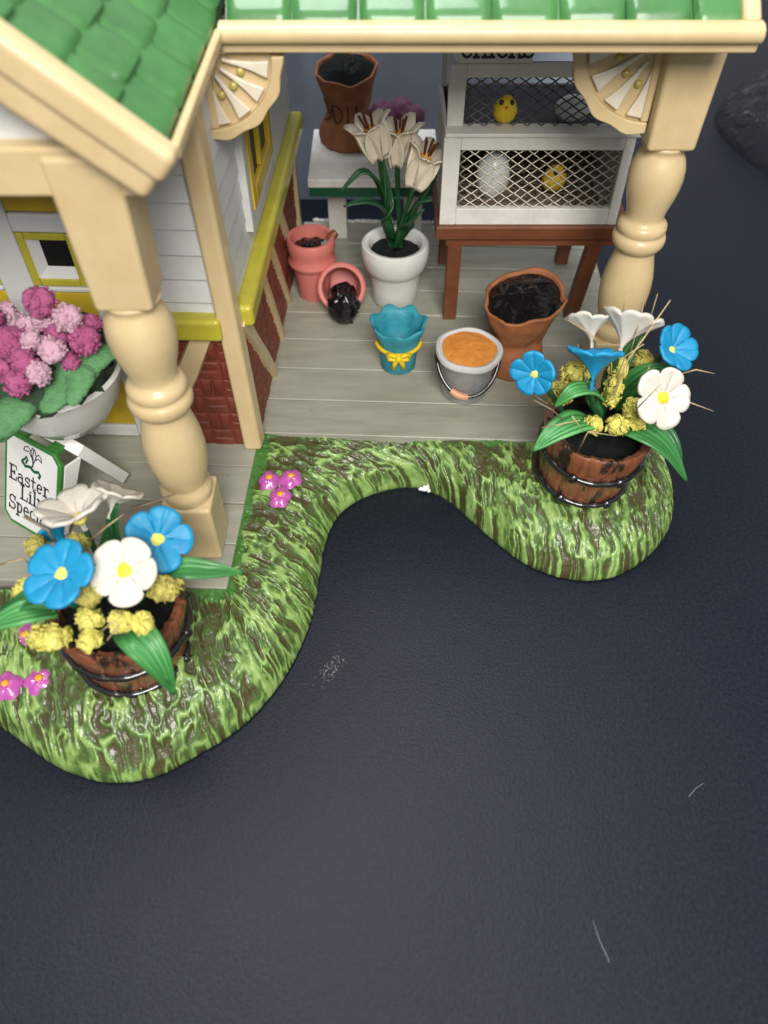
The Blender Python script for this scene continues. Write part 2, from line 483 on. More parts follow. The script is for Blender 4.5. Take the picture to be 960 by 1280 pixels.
def plastic_mat():
    m = bpy.data.materials.new('clear_plastic'); m.use_nodes = True
    nt = m.node_tree; nt.nodes.clear()
    out = nt.nodes.new('ShaderNodeOutputMaterial'); mix = nt.nodes.new('ShaderNodeMixShader')
    tr = nt.nodes.new('ShaderNodeBsdfTransparent'); tr.inputs[0].default_value = (0.93, 0.94, 0.95, 1)
    gl = nt.nodes.new('ShaderNodeBsdfGlossy'); gl.inputs['Roughness'].default_value = 0.06; gl.inputs['Color'].default_value = (0.8, 0.82, 0.85, 1)
    lw = nt.nodes.new('ShaderNodeLayerWeight'); lw.inputs[0].default_value = 0.26
    n = nt.nodes.new('ShaderNodeTexNoise'); n.inputs['Scale'].default_value = 2.4; n.inputs['Detail'].default_value = 5
    tc = nt.nodes.new('ShaderNodeTexCoord'); nt.links.new(tc.outputs['Object'], n.inputs['Vector'])
    bp = nt.nodes.new('ShaderNodeBump'); bp.inputs['Strength'].default_value = 1.0; bp.inputs['Distance'].default_value = 0.25
    nt.links.new(n.outputs['Fac'], bp.inputs['Height']); nt.links.new(bp.outputs[0], gl.inputs['Normal']); nt.links.new(bp.outputs[0], lw.inputs['Normal'])
    mul = nt.nodes.new('ShaderNodeMath'); mul.operation = 'MULTIPLY'; mul.inputs[1].default_value = 0.9
    nt.links.new(lw.outputs['Fresnel'], mul.inputs[0]); nt.links.new(mul.outputs[0], mix.inputs[0])
    nt.links.new(tr.outputs[0], mix.inputs[1]); nt.links.new(gl.outputs[0], mix.inputs[2]); nt.links.new(mix.outputs[0], out.inputs[0])
    return m


M['plastic'] = plastic_mat()

# ------------------------------------------------------------------ the setting
mb = MB()
mb.box((-150, -90, -1.0), (150, 190, 0.0))
tb = struct(mb.build('tabletop', M['table']))
mb = MB()
mb.box((-16, 27.0, 0.004), (6.35, 27.4, 15.0))
o = mb.build('backdrop_panel', M['backdrop'])
tag(reorigin(o, (-5, 27.2, 0)), 'slate blue upright panel standing behind the porch', 'panel')

# ------------------------------------------------------------------ the grass base
OUT = [(-12.2, 11.0), (-11.4, 9.2), (-10.0, 7.6), (-8.7, 6.85), (-7.53, 6.47), (-6.39, 5.78), (-5.6, 5.45), (-4.93, 5.36), (-4.2, 5.5), (-3.5, 5.92), (-2.9, 6.35),
       (-2.4, 6.92), (-1.95, 7.7), (-1.63, 8.64), (-1.5, 9.4), (-1.45, 10.11), (-1.38, 10.9), (-1.22, 11.55), (-0.9, 12.07), (-0.39, 12.46), (0.2, 12.70), (0.8, 12.76),
       (1.28, 12.55), (1.75, 12.13), (2.18, 11.55), (2.62, 11.02), (3.1, 10.5), (3.63, 10.15), (4.15, 9.97), (4.7, 9.93), (5.3, 10.08), (5.87, 10.44), (6.4, 10.95),
       (6.82, 11.6), (7.02, 12.3), (7.08, 13.0), (6.95, 14.0), (6.75, 15.2), (6.68, 17), (6.72, 19), (6.8, 21), (6.8, 23), (6.4, 24.6)]
INN = [(-11.3, 11.2), (-10.6, 10.0), (-9.6, 9.0), (-8.6, 8.9), (-7.7, 8.9), (-6.8, 8.9), (-6.2, 8.9), (-5.6, 8.9), (-4.9, 8.9), (-4.3, 8.9), (-3.8, 8.9),
       (-3.35, 8.9), (-3.27, 9.0), (-3.24, 9.4), (-3.21, 9.9), (-3.19, 10.5), (-3.15, 11.3), (-3.1, 12.2), (-3.04, 12.9), (-2.9, 13.5), (-1.9, 13.5), (-0.6, 13.48),
       (0.4, 13.45), (1.2, 13.42), (1.9, 13.4), (2.5, 13.38), (3.05, 13.36), (3.6, 13.34), (4.1, 13.32), (4.6, 13.3), (5.05, 13.28), (5.5, 13.26), (5.8, 13.25),
       (6.0, 13.3), (6.02, 13.5), (6.03, 13.8), (6.05, 14.4), (6.1, 15.3), (6.15, 17), (6.2, 19), (6.25, 21), (6.3, 22.6), (5.9, 23.2)]


def catmull(P, n):
    P = np.array(P, float)
    Q = np.vstack([2 * P[0] - P[1], P, 2 * P[-1] - P[-2]])
    out = []
    for i in range(1, len(Q) - 2):
        t = np.linspace(0, 1, n, endpoint=False)[:, None]
        a, b, c, d = Q[i - 1], Q[i], Q[i + 1], Q[i + 2]
        out.append(0.5 * ((2 * b) + (-a + c) * t + (2 * a - 5 * b + 4 * c - d) * t ** 2 + (-a + 3 * b - 3 * c + d) * t ** 3))
    out.append(P[-1:])
    return np.vstack(out)


def grass_height(d):
    q = np.clip(d / 1.75, 0, 1)
    return 0.08 + 1.17 * (1 - (1 - q) ** 2.1) ** 0.62


def make_grass():
    po, pi_ = catmull(OUT, 34), catmull(INN, 34)
    # densify evenly along the outer line
    seg = np.r_[0, np.cumsum(np.hypot(*(np.diff(po, axis=0).T)))]
    ns = int(seg[-1] / 0.02)
    s = np.linspace(0, seg[-1], ns)
    po = np.c_[np.interp(s, seg, po[:, 0]), np.interp(s, seg, po[:, 1])]
    pi_ = np.c_[np.interp(s, seg, pi_[:, 0]), np.interp(s, seg, pi_[:, 1])]
    # the inner line tucks 0.12 under the boards' edge
    nt_ = 110
    t = np.linspace(0, 1, nt_) ** 1.15
    dv = pi_ - po
    L = np.hypot(dv[:, 0], dv[:, 1])
    X = po[:, 0][:, None] + dv[:, 0][:, None] * t; Y = po[:, 1][:, None] + dv[:, 1][:, None] * t
    D = L[:, None] * t
    Sm = np.repeat(s[:, None], nt_, 1)
    sm = 0.5 * s + 0.5 * np.r_[0, np.cumsum(np.hypot(*(np.diff(pi_, axis=0).T)))]      # stroke spacing kept even over lobes
    Se = Sm
    wx = (fbm(Se * 0.8, D * 0.8, 5) - 0.5) * 0.40 + (fbm(Se * 3.2, D * 3.0, 8) - 0.5) * 0.22 + (fbm(Se * 9, D * 8, 9) - 0.5) * 0.07
    big = fbm(Se * 0.55, D * 0.6, 44, 2)
    outer = np.clip(1 - D / 1.5, 0, 1)

    def rid(f, l, sd, sharp):
        return np.clip(1 - np.abs(vnoise((Se + wx) / f, D / l + Se * 0.03, sd) * 2 - 1) * sharp, 0, 1)
    r1 = rid(0.150, 0.46, 21, 1.55); r2 = rid(0.105, 0.32, 71, 1.7) * 0.88
    fine = fbm((Se + wx * 1.3) / 0.06, D / 0.14, 33, 2)
    mask = np.clip((fbm(Se / 0.4, D / 0.35, 57, 2) - 0.33) / 0.22, 0, 1)
    strk = np.maximum(r1, r2) * (0.35 + 0.65 * np.maximum(mask, outer * 0.85))
    stroke = np.clip(0.70 * strk + 0.26 * fine + 0.12 * (big - 0.5), 0, 1)
    edge = np.clip(D / 0.25, 0, 1) * np.clip((L[:, None] - D) / 0.3, 0, 1)
    h = grass_height(D)
    lift = (stroke - 0.45) * 0.14 * (0.25 + 0.75 * edge)
    # push along the outward slope as well as up
    ox, oy = -dv[:, 0] / L, -dv[:, 1] / L
    steep = np.clip(1 - D / 1.2, 0, 1)
    X = X + ox[:, None] * lift * 0.8 * steep; Y = Y + oy[:, None] * lift * 0.8 * steep
    Zz = h + lift * (1 - 0.6 * steep) + (big - 0.5) * 0.2 * edge
    Zz = np.where(np.clip((L[:, None] - D) / 0.5, 0, 1) < 1, np.minimum(Zz, 1.27 + 0.03 * stroke), Zz)
    band = (np.clip((0.20 + 0.5 * (fbm(Sm * 1.3, D * 0, 3) - 0.5) - (L[:, None] - D)) / 0.06, 0, 1)) * np.clip((Sm * 0 + (Sm < 34) * 1.0) + 0.35, 0, 1)
    V = np.stack([X, Y, Zz], -1)
    # skirt row to the table
    sk = V[:, :1].copy(); sk[..., 2] = 0.0; sk[..., 0] -= ox[:, None] * 0.05; sk[..., 1] -= oy[:, None] * 0.05
    V = np.concatenate([sk, V], 1)
    stroke = np.concatenate([stroke[:, :1] * 0.6, stroke], 1); band = np.concatenate([band[:, :1], band], 1)
    n, m = V.shape[:2]
    idx = np.arange(n * m).reshape(n, m)
    q = np.stack([idx[:-1, :-1], idx[1:, :-1], idx[1:, 1:], idx[:-1, 1:]], -1).reshape(-1, 4)
    me = bpy.data.meshes.new('grass_base')
    me.from_pydata(V.reshape(-1, 3).tolist(), [], q.tolist())
    for nm, ar in (('stroke', stroke), ('band', band)):
        a = me.attributes.new(nm, 'FLOAT', 'POINT'); a.data.foreach_set('value', ar.reshape(-1).astype(np.float32))
    me.materials.append(M['grass'])
    me.polygons.foreach_set('use_smooth', [True] * len(me.polygons))
    o = bpy.data.objects.new('grass_mound', me)
    return o


gr = thing('grass_base', 'sculpted green and brown grass rim curving round the front of the porch', 'grass base', (-1.5, 11.5, 0))
gm = make_grass()
COL.objects.link(gm)
gm.data.transform(Matrix.Translation(-gr.location))
gm.parent = gr


def painted_flower(c, r, n=5, tilt=0.2, seed=0):
    rnd = random.Random(seed)
    mb = MB()
    ph = rnd.random() * 6

    def fn(u, v):
        a = 2 * math.pi * u
        rr = r * (0.80 + 0.20 * abs(math.cos(n * a / 2 + ph)) + 0.06 * math.sin(2 * a + ph)) * v
        z = 0.13 * (1 - v ** 3) * (0.85 + 0.3 * rnd.random())
        return Vector((c[0] + rr * math.cos(a), c[1] + rr * math.sin(a) * 1.05, c[2] + z - tilt * rr * math.sin(-a)))
    mb.grid(fn, 30, 7, cu=True)
    o = mb.build('painted_flower', M['magenta'], gr)
    mb = MB()
    mb.blob((c[0] + 0.02, c[1], c[2] + 0.13), (0.075, 0.075, 0.045), 0.15, 3, seed, 12, 8)
    mb.build('flower_centre', M['orange_dot'], o)


for i, (x, y, r) in enumerate(((336, 601, 0.26), (363, 599, 0.27), (350, 622, 0.27))):
    painted_flower(atz(x, y, 1.27), r, seed=i)
for i, (x, y, r, z) in enumerate(((8, 858, 0.30, 1.12), (50, 851, 0.30, 1.12), (32, 797, 0.34, 1.2))):
    painted_flower(atz(x, y, z), r, seed=i + 7)

# ------------------------------------------------------------------ the house
H = thing('miniature_house', 'glazed ceramic shop with green tiled roof, cream porch posts and grey deck', 'house', (-3.0, 13.5, 1.3))

# deck boards (one part) : right porch and left entrance porch
mb = MB()
rnd = random.Random(3)
y = 13.42
while y < 23.0:
    y1 = min(y + 1.215, 23.2)
    j = rnd.uniform(-0.012, 0.012)
    mb.box((-3.0, y + 0.008, 0.5), (6.12, y1 - 0.008, 1.3 + j))
    y = y1
y = 8.88
while y < 13.3:
    y1 = y + 1.135
    j = rnd.uniform(-0.012, 0.012)
    mb.box((-10.4, y + 0.008, 0.5), (-3.0, y1 - 0.008, 1.3 + j))
    y = y1
mb.build('deck_floor', M['deck'], H, bevel=0.03, seg=2, T=YM)
mb = MB()
mb.box((-10.3, 9.0, 0.02), (-3.35, 22.9, 1.2)); mb.box((-3.3, 13.6, 0.02), (6.0, 23.1, 1.2))
mb.build('deck_base', M['deck'], H, T=YM)
mb = MB()
for k in range(46):
    x = -2.6 + k * 0.19
    mb.blob((x, 23.22 + rnd.uniform(-0.03, 0.03), 1.3), (0.13, 0.06, 0.055 + rnd.random() * 0.02), 0.2, 2, k, 8, 6)
mb.build('deck_edging', M['white_paint'], H, T=YM)

# walls
LEAN = 0.0


def boards(mb, a, b, z0, z1, step, nrm, th=0.10):
    """clapboards along a-b, each leaning out at its foot"""
    a, b, nrm = Vector(a), Vector(b), Vector(nrm)
    z = z0
    while z < z1 - 0.02:
        zt = min(z + step, z1)
        vs = []
        for p in (a, b):
            for off, zz in ((-0.3, z), (th, z), (th * 0.9, z + 0.05), (0.02, zt), (-0.3, zt)):
                q = p + nrm * off; vs.append((q.x, q.y, zz))
        mb.add(vs, [(0, 1, 2, 3, 4), (9, 8, 7, 6, 5)] + [(i, i + 5, (i + 1) % 5 + 5, (i + 1) % 5) for i in range(5)])
        z = zt


mb = MB()
boards(mb, (-5.55, 13.05, 0), (-3.1, 13.05, 0), 4.75, 10.0, 0.52, (0, -1, 0))
boards(mb, (-3.05, 13.05, 0), (-3.05, 22.4, 0), 4.75, 10.0, 0.52, (1, 0, 0), 0.06)
mb.build('siding_wall', M['white_paint'], H, bevel=0.012, seg=2, T=YM)
mb = MB()
mb.box((-10.3, 13.32, 1.2), (-5.5, 13.6, 10.0))
mb.box((-10.3, 13.4, 1.2), (-10.0, 22.3, 10.0)); mb.box((-10.0, 22.0, 1.2), (-3.2, 22.3, 10.0))
mb.build('inner_wall', M['white_paint'], H, T=YM)


def brick_panel(mb, f, w, h, seed):
    """basket weave bricks in a w x h panel; f(a, b, out) gives a point"""
    rn = random.Random(seed)
    mb.add([f(0, 0, 0), f(w, 0, 0), f(w, h, 0), f(0, h, 0)], [(0, 1, 2, 3)])
    c = 0.5
    nx, nz = int(w / c) + 1, int(h / c) + 1
    for i in range(nx):
        for k in range(nz):
            for q in range(2):
                x0, z0 = i * c, k * c
                if (i + k) % 2:
                    r = (x0 + 0.02, z0 + q * c / 2 + 0.02, x0 + c - 0.02, z0 + (q + 1) * c / 2 - 0.02)
                else:
                    r = (x0 + q * c / 2 + 0.02, z0 + 0.02, x0 + (q + 1) * c / 2 - 0.02, z0 + c - 0.02)
                x0, z0, x1, z1 = [max(0, v) for v in r]
                x1, z1 = min(x1, w), min(z1, h)
                if x1 - x0 < 0.04 or z1 - z0 < 0.04:
                    continue
                j = lambda: rn.uniform(-0.022, 0.022)
                P = [(x0 + j(), z0 + j()), (x1 + j(), z0 + j()), (x1 + j(), z1 + j()), (x0 + j(), z1 + j())]
                cx, cz = (x0 + x1) / 2, (z0 + z1) / 2
                hgt = rn.uniform(0.028, 0.05)
                vs = [f(a, b, 0.002) for a, b in P] + [f(cx + (a - cx) * 0.72, cz + (b - cz) * 0.72, hgt) for a, b in P]
                mb.add(vs, [(4, 5, 6, 7), (0, 1, 5, 4), (1, 2, 6, 5), (2, 3, 7, 6), (3, 0, 4, 7)])


mb = MB()
brick_panel(mb, lambda a, b, o: Vector((-5.5 + a, 13.0 - o, 1.28 + b)), 2.5, 3.45, 1)
brick_panel(mb, lambda a, b, o: Vector((-2.98 + o * 0.8, 13.0 + a, 1.28 + b)), 9.4, 3.45, 2)
mb.build('brick_wall', M['brick'], H, T=YM)


def timber(a, b, w, nrm):
    mb = MB()
    a, b = Vector(a), Vector(b)
    n = 7
    rn = random.Random(int(a.y * 31 + b.z * 7))
    d = (b - a); s = d.cross(Vector(nrm)).normalized()
    nrm = Vector(nrm)
    ws = [w * (1 + rn.uniform(-0.16, 0.16)) for _ in range(n)]
    vs = []
    for i in range(n):
        p = a + d * (i / (n - 1))
        for e, o in ((-0.5, 0.0), (-0.42, 0.13), (0.42, 0.13), (0.5, 0.0)):
            vs.append(p + s * (e * ws[i]) + nrm * o)
    fs = []
    for i in range(n - 1):
        for k in range(3):
            fs.append((i * 4 + k, (i + 1) * 4 + k, (i + 1) * 4 + k + 1, i * 4 + k + 1))
    fs += [(0, 1, 2, 3), tuple((n - 1) * 4 + i for i in (3, 2, 1, 0))]
    mb.add(vs, fs)
    mb.build('timber_brace', M['cream'], H, T=YM, angle=60)


timber((-3.62, 12.98, 4.7), (-5.3, 12.98, 1.3), 0.48, (0, -1, 0))
timber((-2.98, 13.25, 4.7), (-2.98, 15.6, 1.32), 0.36, (1, 0, 0))
timber((-2.98, 15.4, 4.7), (-2.98, 17.1, 1.32), 0.22, (1, 0, 0))
timber((-2.98, 16.6, 4.7), (-2.98, 18.7, 1.32), 0.22, (1, 0, 0))
timber((-2.98, 18.2, 4.7), (-2.98, 20.5, 1.32), 0.24, (1, 0, 0))
timber((-2.98, 21.6, 4.7), (-2.98, 21.6, 1.32), 0.3, (1, 0, 0))

mb = MB()
mb.prism([(-3.28, 12.80), (-2.86, 12.80), (-2.82, 13.25), (-3.2, 13.25)], lambda x, y: Vector((x, y, 1.29)), lambda x, y: Vector((x - 0.16, y, 10.0)))
mb.build('corner_trim', M['cream'], H, bevel=0.09, T=YM)
mb = MB()
mb.box((-5.6, 12.68, 4.50), (-3.24, 13.1, 5.02))
mb.build('window_ledge', M['olive'], H, bevel=0.10, T=YM)
mb = MB()
mb.box((-3.05, 13.20, 4.50), (-2.66, 22.5, 5.02))
mb.build('window_ledge', M['olive'], H, bevel=0.12, T=YM)

# side window (its frame stands proud of the boards)
mb = MB()
for lo, hi in (((-3.05, 15.2, 5.5), (-2.86, 15.5, 9.6)), ((-3.05, 18.3, 5.5), (-2.86, 18.6, 9.6)), ((-3.05, 15.5, 5.5), (-2.86, 18.3, 5.8)), ((-3.05, 15.5, 9.3), (-2.86, 18.3, 9.6))):
    mb.box(lo, hi)
wf = mb.build('window', M['white_paint'], H, bevel=0.03, T=YM)
mb = MB()
for lo, hi in (((-3.04, 15.52, 5.82), (-2.82, 15.85, 9.28)), ((-3.04, 17.95, 5.82), (-2.82, 18.28, 9.28)), ((-3.04, 15.87, 5.82), (-2.82, 17.93, 6.2)), ((-3.04, 16.75, 6.22), (-2.84, 17.0, 9.28))):
    mb.box(lo, hi)
mb.build('window_frame', M['yellow'], wf, bevel=0.03, T=YM)
mb = MB()
mb.box((-3.03, 15.6, 5.9), (-2.93, 18.2, 9.25))
mb.build('window_pane', M['black'], wf, T=YM)

# doors: two leaves with yellow panels and a deep little window each
for s, x0 in ((1, -6.96), (-1, -8.72)):
    xa, xb = x0, x0 + 1.12
    mb = MB()
    DY = 13.26
    Y0 = DY - 0.14
    mb.box((xa - 0.36, Y0, 1.32), (xa, DY, 9.4)); mb.box((xb, Y0, 1.32), (xb + 0.36, DY, 9.4))
    for za, zb in ((1.32, 1.66), (5.30, 5.42), (6.60, 6.98), (8.6, 9.4)):
        mb.box((xa + 0.002, Y0 + 0.003, za), (xb - 0.002, DY, zb))
    dr = mb.build('door', M['white_paint'], H, bevel=0.05, T=YM)
    for za, zb in ((1.68, 5.28), (7.0, 8.58)):
        mb = MB()
        mb.box((xa + 0.004, Y0 + 0.05, za), (xb - 0.004, DY + 0.02, zb))
        mb.build('door_panel', M['yellow'], dr, bevel=0.03, T=YM)
    mb = MB()
    za, zb = 5.44, 6.58
    for lo, hi in (((xa + 0.004, Y0 + 0.02, za), (xa + 0.16, DY + 0.02, zb)), ((xb - 0.16, Y0 + 0.02, za), (xb - 0.004, DY + 0.02, zb)), ((xa + 0.162, Y0 + 0.02, za), (xb - 0.162, DY + 0.02, za + 0.16)), ((xa + 0.162, Y0 + 0.02, zb - 0.14), (xb - 0.162, DY + 0.02, zb))):
        mb.box(lo, hi)
    mb.build('window_frame', M['olive'], dr, bevel=0.03, T=YM)
    mb = MB()
    a0, a1 = (xa + 0.16, za + 0.16), (xb - 0.16, zb - 0.14)
    b0, b1 = (xa + 0.36, za + 0.36), (xb - 0.18, zb - 0.18)
    P = [(a0[0], a0[1]), (a1[0], a0[1]), (a1[0], a1[1]), (a0[0], a1[1])]; Q = [(b0[0], b0[1]), (b1[0], b0[1]), (b1[0], b1[1]), (b0[0], b1[1])]
    mb.add([(x, Y0 + 0.05, z) for x, z in P] + [(x, DY + 0.04, z) for x, z in Q], [(0, 1, 5, 4), (1, 2, 6, 5), (2, 3, 7, 6), (3, 0, 4, 7)])
    mb.build('window_reveal', M['white_paint'], dr, T=YM)
    mb = MB()
    mb.box((b0[0], DY + 0.038, b0[1]), (b1[0], DY + 0.05, b1[1]))
    mb.build('window_pane', M['black'], dr, T=YM)
    if s > 0:
        mb = MB()
        mb.blob((-6.45, Y0 + 0.02, 7.52), (0.2, 0.06, 0.2), 0.05, 2, 3, 16, 10)
        mb.build('door_ornament', M['cream_dark'], dr, T=YM)
    else:
        mb = MB()
        mb.blob((-7.66, Y0 - 0.16, 4.85), (0.16, 0.16, 0.3), 0.05, 2, 3, 16, 10)
        mb.build('door_knob', M['hub'], dr, T=YM)


def porch_post(cx, cy, hw):
    prof = [(0.46, 2.72), (0.52, 2.9), (0.545, 3.02), (0.53, 3.14), (0.46, 3.22), (0.47, 3.3), (0.54, 3.55), (0.595, 3.85), (0.61, 4.15), (0.585, 4.45), (0.53, 4.72), (0.475, 4.93),
            (0.45, 5.06), (0.46, 5.12), (0.535, 5.17), (0.60, 5.27), (0.61, 5.38), (0.575, 5.47), (0.52, 5.50), (0.535, 5.53), (0.565, 5.61), (0.55, 5.70), (0.49, 5.76), (0.43, 5.80),
            (0.42, 5.88), (0.46, 6.05), (0.53, 6.28), (0.585, 6.52), (0.60, 6.72), (0.58, 6.93), (0.52, 7.10), (0.45, 7.2), (0.43, 7.26), (0.45, 7.32), (0.5, 7.40)]
    mb = MB()
    mb.lathe([(r * 0.93, z) for r, z in prof], 40, Matrix.Translation((cx, cy, 0)))
    o = mb.build('porch_post', M['cream'], H, angle=0)
    mb = MB(); ha, hb = hw * 0.93, hw * 1.06
    mb.prism([(-1, -1), (1, -1), (1, 1), (-1, 1)], lambda x, y: Vector((cx + x * ha, cy + y * ha, 7.38)), lambda x, y: Vector((cx + x * hb, cy + y * hb, 9.75))); mb.build('post_block', M['cream'], o, bevel=0.085)
    mb = MB(); mb.box((cx - 0.5, cy - 0.5, 1.29), (cx + 0.5, cy + 0.5, 2.85)); mb.build('post_foot', M['cream'], o, bevel=0.085)


porch_post(-3.88, 10.12, 0.47)
porch_post(5.52, 15.3, 0.50)

# beams under the roofs
mb = MB()
mb.box((-10.4, 9.66, 9.2), (-3.2, 10.6, 9.86))
mb.build('porch_beam', M['cream'], H, bevel=0.06)
mb = MB()
mb.box((-2.5, 14.9, 9.5), (6.0, 15.7, 10.0))
mb.build('porch_beam', M['cream'], H, bevel=0.06)

# roofs
EX, EZ = -2.60, 9.74          # eave line of the gable roof
SLP = math.radians(40)


def tile(mb, f, a0, a1, b0, b1, h, rn):
    """pillow tile in the roof plane between a0..a1 and b0 (foot)..b1"""
    nu, nv = 14, 9
    j = rn.uniform(0.85, 1.15)
    tw = rn.uniform(-0.015, 0.015)
    ja, jb = rn.uniform(-0.015, 0.015), rn.uniform(-0.03, 0.03)

    def fn(u, v):
        x, y_ = u * 2 - 1, v
        foot = 1 - abs(x) ** 10 * 0.11                    # rounded lower corners
        bb = b0 + jb + (b1 - b0 - jb) * (1 - foot * (1 - y_)) * 1.0
        sx = 1 - 0.03 * (1 - y_)
        aa = (a0 + a1) / 2 + ja + (a1 - a0) / 2 * x * sx
        z = h * j * (0.55 + 0.45 * (1 - x ** 8)) * (1 - y_ * 0.72)
        if v == 0:
            z = -0.02
        elif v < 0.2:
            z *= 0.86
        if u in (0, 1):
            z = -0.02
        return f(aa, bb, z + tw * x)
    mb.grid(fn, nu, nv)


def tiled(name, f, amax, bmax, tw, cs, h, seed, a_min=0.0, cut=None):
    mb = MB()
    rn = random.Random(seed)
    mb.grid(lambda u, v: f(a_min + (amax - a_min) * u, bmax * v, -0.07), 2, 2)
    mb.grid(lambda u, v: f(a_min + (amax - a_min) * u, bmax * v, -0.25), 2, 2)
    k = 0
    b = 0.02
    while b < bmax - cs * 0.5:
        a = a_min - (tw / 2 if k % 2 else 0)
        while a < amax - 0.05:
            aa, ab = max(a, a_min) + 0.006, min(a + tw, amax) - 0.006
            if ab - aa > 0.15:
                tile(mb, f, aa, ab, b, min(b + cs * 1.25, bmax), h, rn)
            a += tw
        b += cs; k += 1
    return mb.build(name, M['roof'], H, angle=50)


GL = 5.4
fg = lambda a, b, n: Vector((EX - 0.07 - b * math.cos(SLP) + n * math.sin(SLP), 9.55 + a, EZ + 0.12 + b * math.sin(SLP) + n * math.cos(SLP)))
tiled('gable_roof', fg, 13.2, GL, 1.12, 0.66, 0.14, 11)
RX = EX - GL * math.cos(SLP)
fg2 = lambda a, b, n: Vector((2 * RX - (EX - 0.07 - b * math.cos(SLP) + n * math.sin(SLP)), 9.55 + a, EZ + 0.12 + b * math.sin(SLP) + n * math.cos(SLP)))
tiled('gable_roof', fg2, 13.2, GL, 1.12, 0.66, 0.14, 12)
PS = math.radians(36)
fp = lambda a, b, n: Vector((-2.55 + a, 13.80 + b * math.cos(PS) - n * math.sin(PS), 9.83 + b * math.sin(PS) + n * math.cos(PS)))
tiled('porch_roof', fp, 8.32, 5.6, 1.07, 0.95, 0.12, 13)
fp2 = lambda a, b, n: Vector((-2.55 + a, 2 * (13.80 + 5.6 * math.cos(PS)) - (13.80 + b * math.cos(PS) - n * math.sin(PS)), 9.83 + b * math.sin(PS) + n * math.cos(PS)))
tiled('porch_roof', fp2, 8.32, 5.6, 1.07, 0.95, 0.15, 14)

# porch fascia: a rounded lip with a set-back board under it, turning up the right verge
mb = MB()
prof = [(13.56, 9.70), (13.51, 9.76), (13.50, 9.84), (13.54, 9.92), (13.64, 9.97), (13.76, 9.98), (13.86, 9.94), (13.95, 9.88), (13.95, 9.53), (13.67, 9.53), (13.65, 9.68)]
mb.prism(prof, lambda y, z: Vector((-2.62, y, z)), lambda y, z: Vector((6.0, y, z)))
mb.build('fascia', M['cream'], H, bevel=0.03)
mb = MB()
for sg in (0, 1):
    f_ = (fp, fp2)[sg]
    a = f_(8.36, -0.02 if sg == 0 else -0.3, 0.02); b = f_(8.36, 5.62, 0.02)
    mb.bar(a, b, 0.30, 0.40, up=(0, -math.sin(PS) if sg == 0 else math.sin(PS), math.cos(PS)))
mb.build('verge_board', M['cream'], H, bevel=0.10)
# gable bargeboards and the thin lip along the gable eave
for sg in (1, -1):
    mb = MB()
    mir = lambda x: x if sg > 0 else 2 * RX - x
    up = Vector((math.sin(SLP) * sg, 0, math.cos(SLP)))
    a = Vector((mir(EX - 0.02), 9.38, EZ + 0.0)); b = Vector((RX, 9.38, EZ + 0.0 + (EX - RX) * math.tan(SLP)))
    mb.bar(a, b, 0.40, 0.46, up=up)
    mb.bar(a + Vector((-0.25 * sg, 0.05, -0.22)), b + Vector((0, 0.05, -0.48)), 0.36, 0.50, up=up)
    mb.build('bargeboard', M['cream'], H, bevel=0.13, seg=4)
    mb = MB()
    mb.bar((mir(EX - 0.01), 9.6, EZ + 0.08), (mir(EX - 0.01), 13.62 if sg > 0 else 22.5, EZ + 0.08), 0.13, 0.2)
    mb.build('eave_lip', M['cream'], H, bevel=0.05)

# gable wall behind the bargeboard and ceilings
mb = MB()
mb.prism([(EX - 0.9, EZ - 0.2), (2 * RX - EX + 0.9, EZ - 0.2), (RX, EZ + (EX - RX) * math.tan(SLP) - 0.55)], lambda x, z: Vector((x, 9.9, z)), lambda x, z: Vector((x, 10.3, z)))
mb.build('gable_wall', M['white_paint'], H)
mb = MB()
mb.prism([(-2.4, 14.75), (5.95, 14.75), (5.95, 22.6), (-2.4, 22.6)], lambda x, y: Vector((x, y, 10.03)), lambda x, y: Vector((x, y, 10.1)))
mb.build('porch_ceiling', M['white_paint'], H)


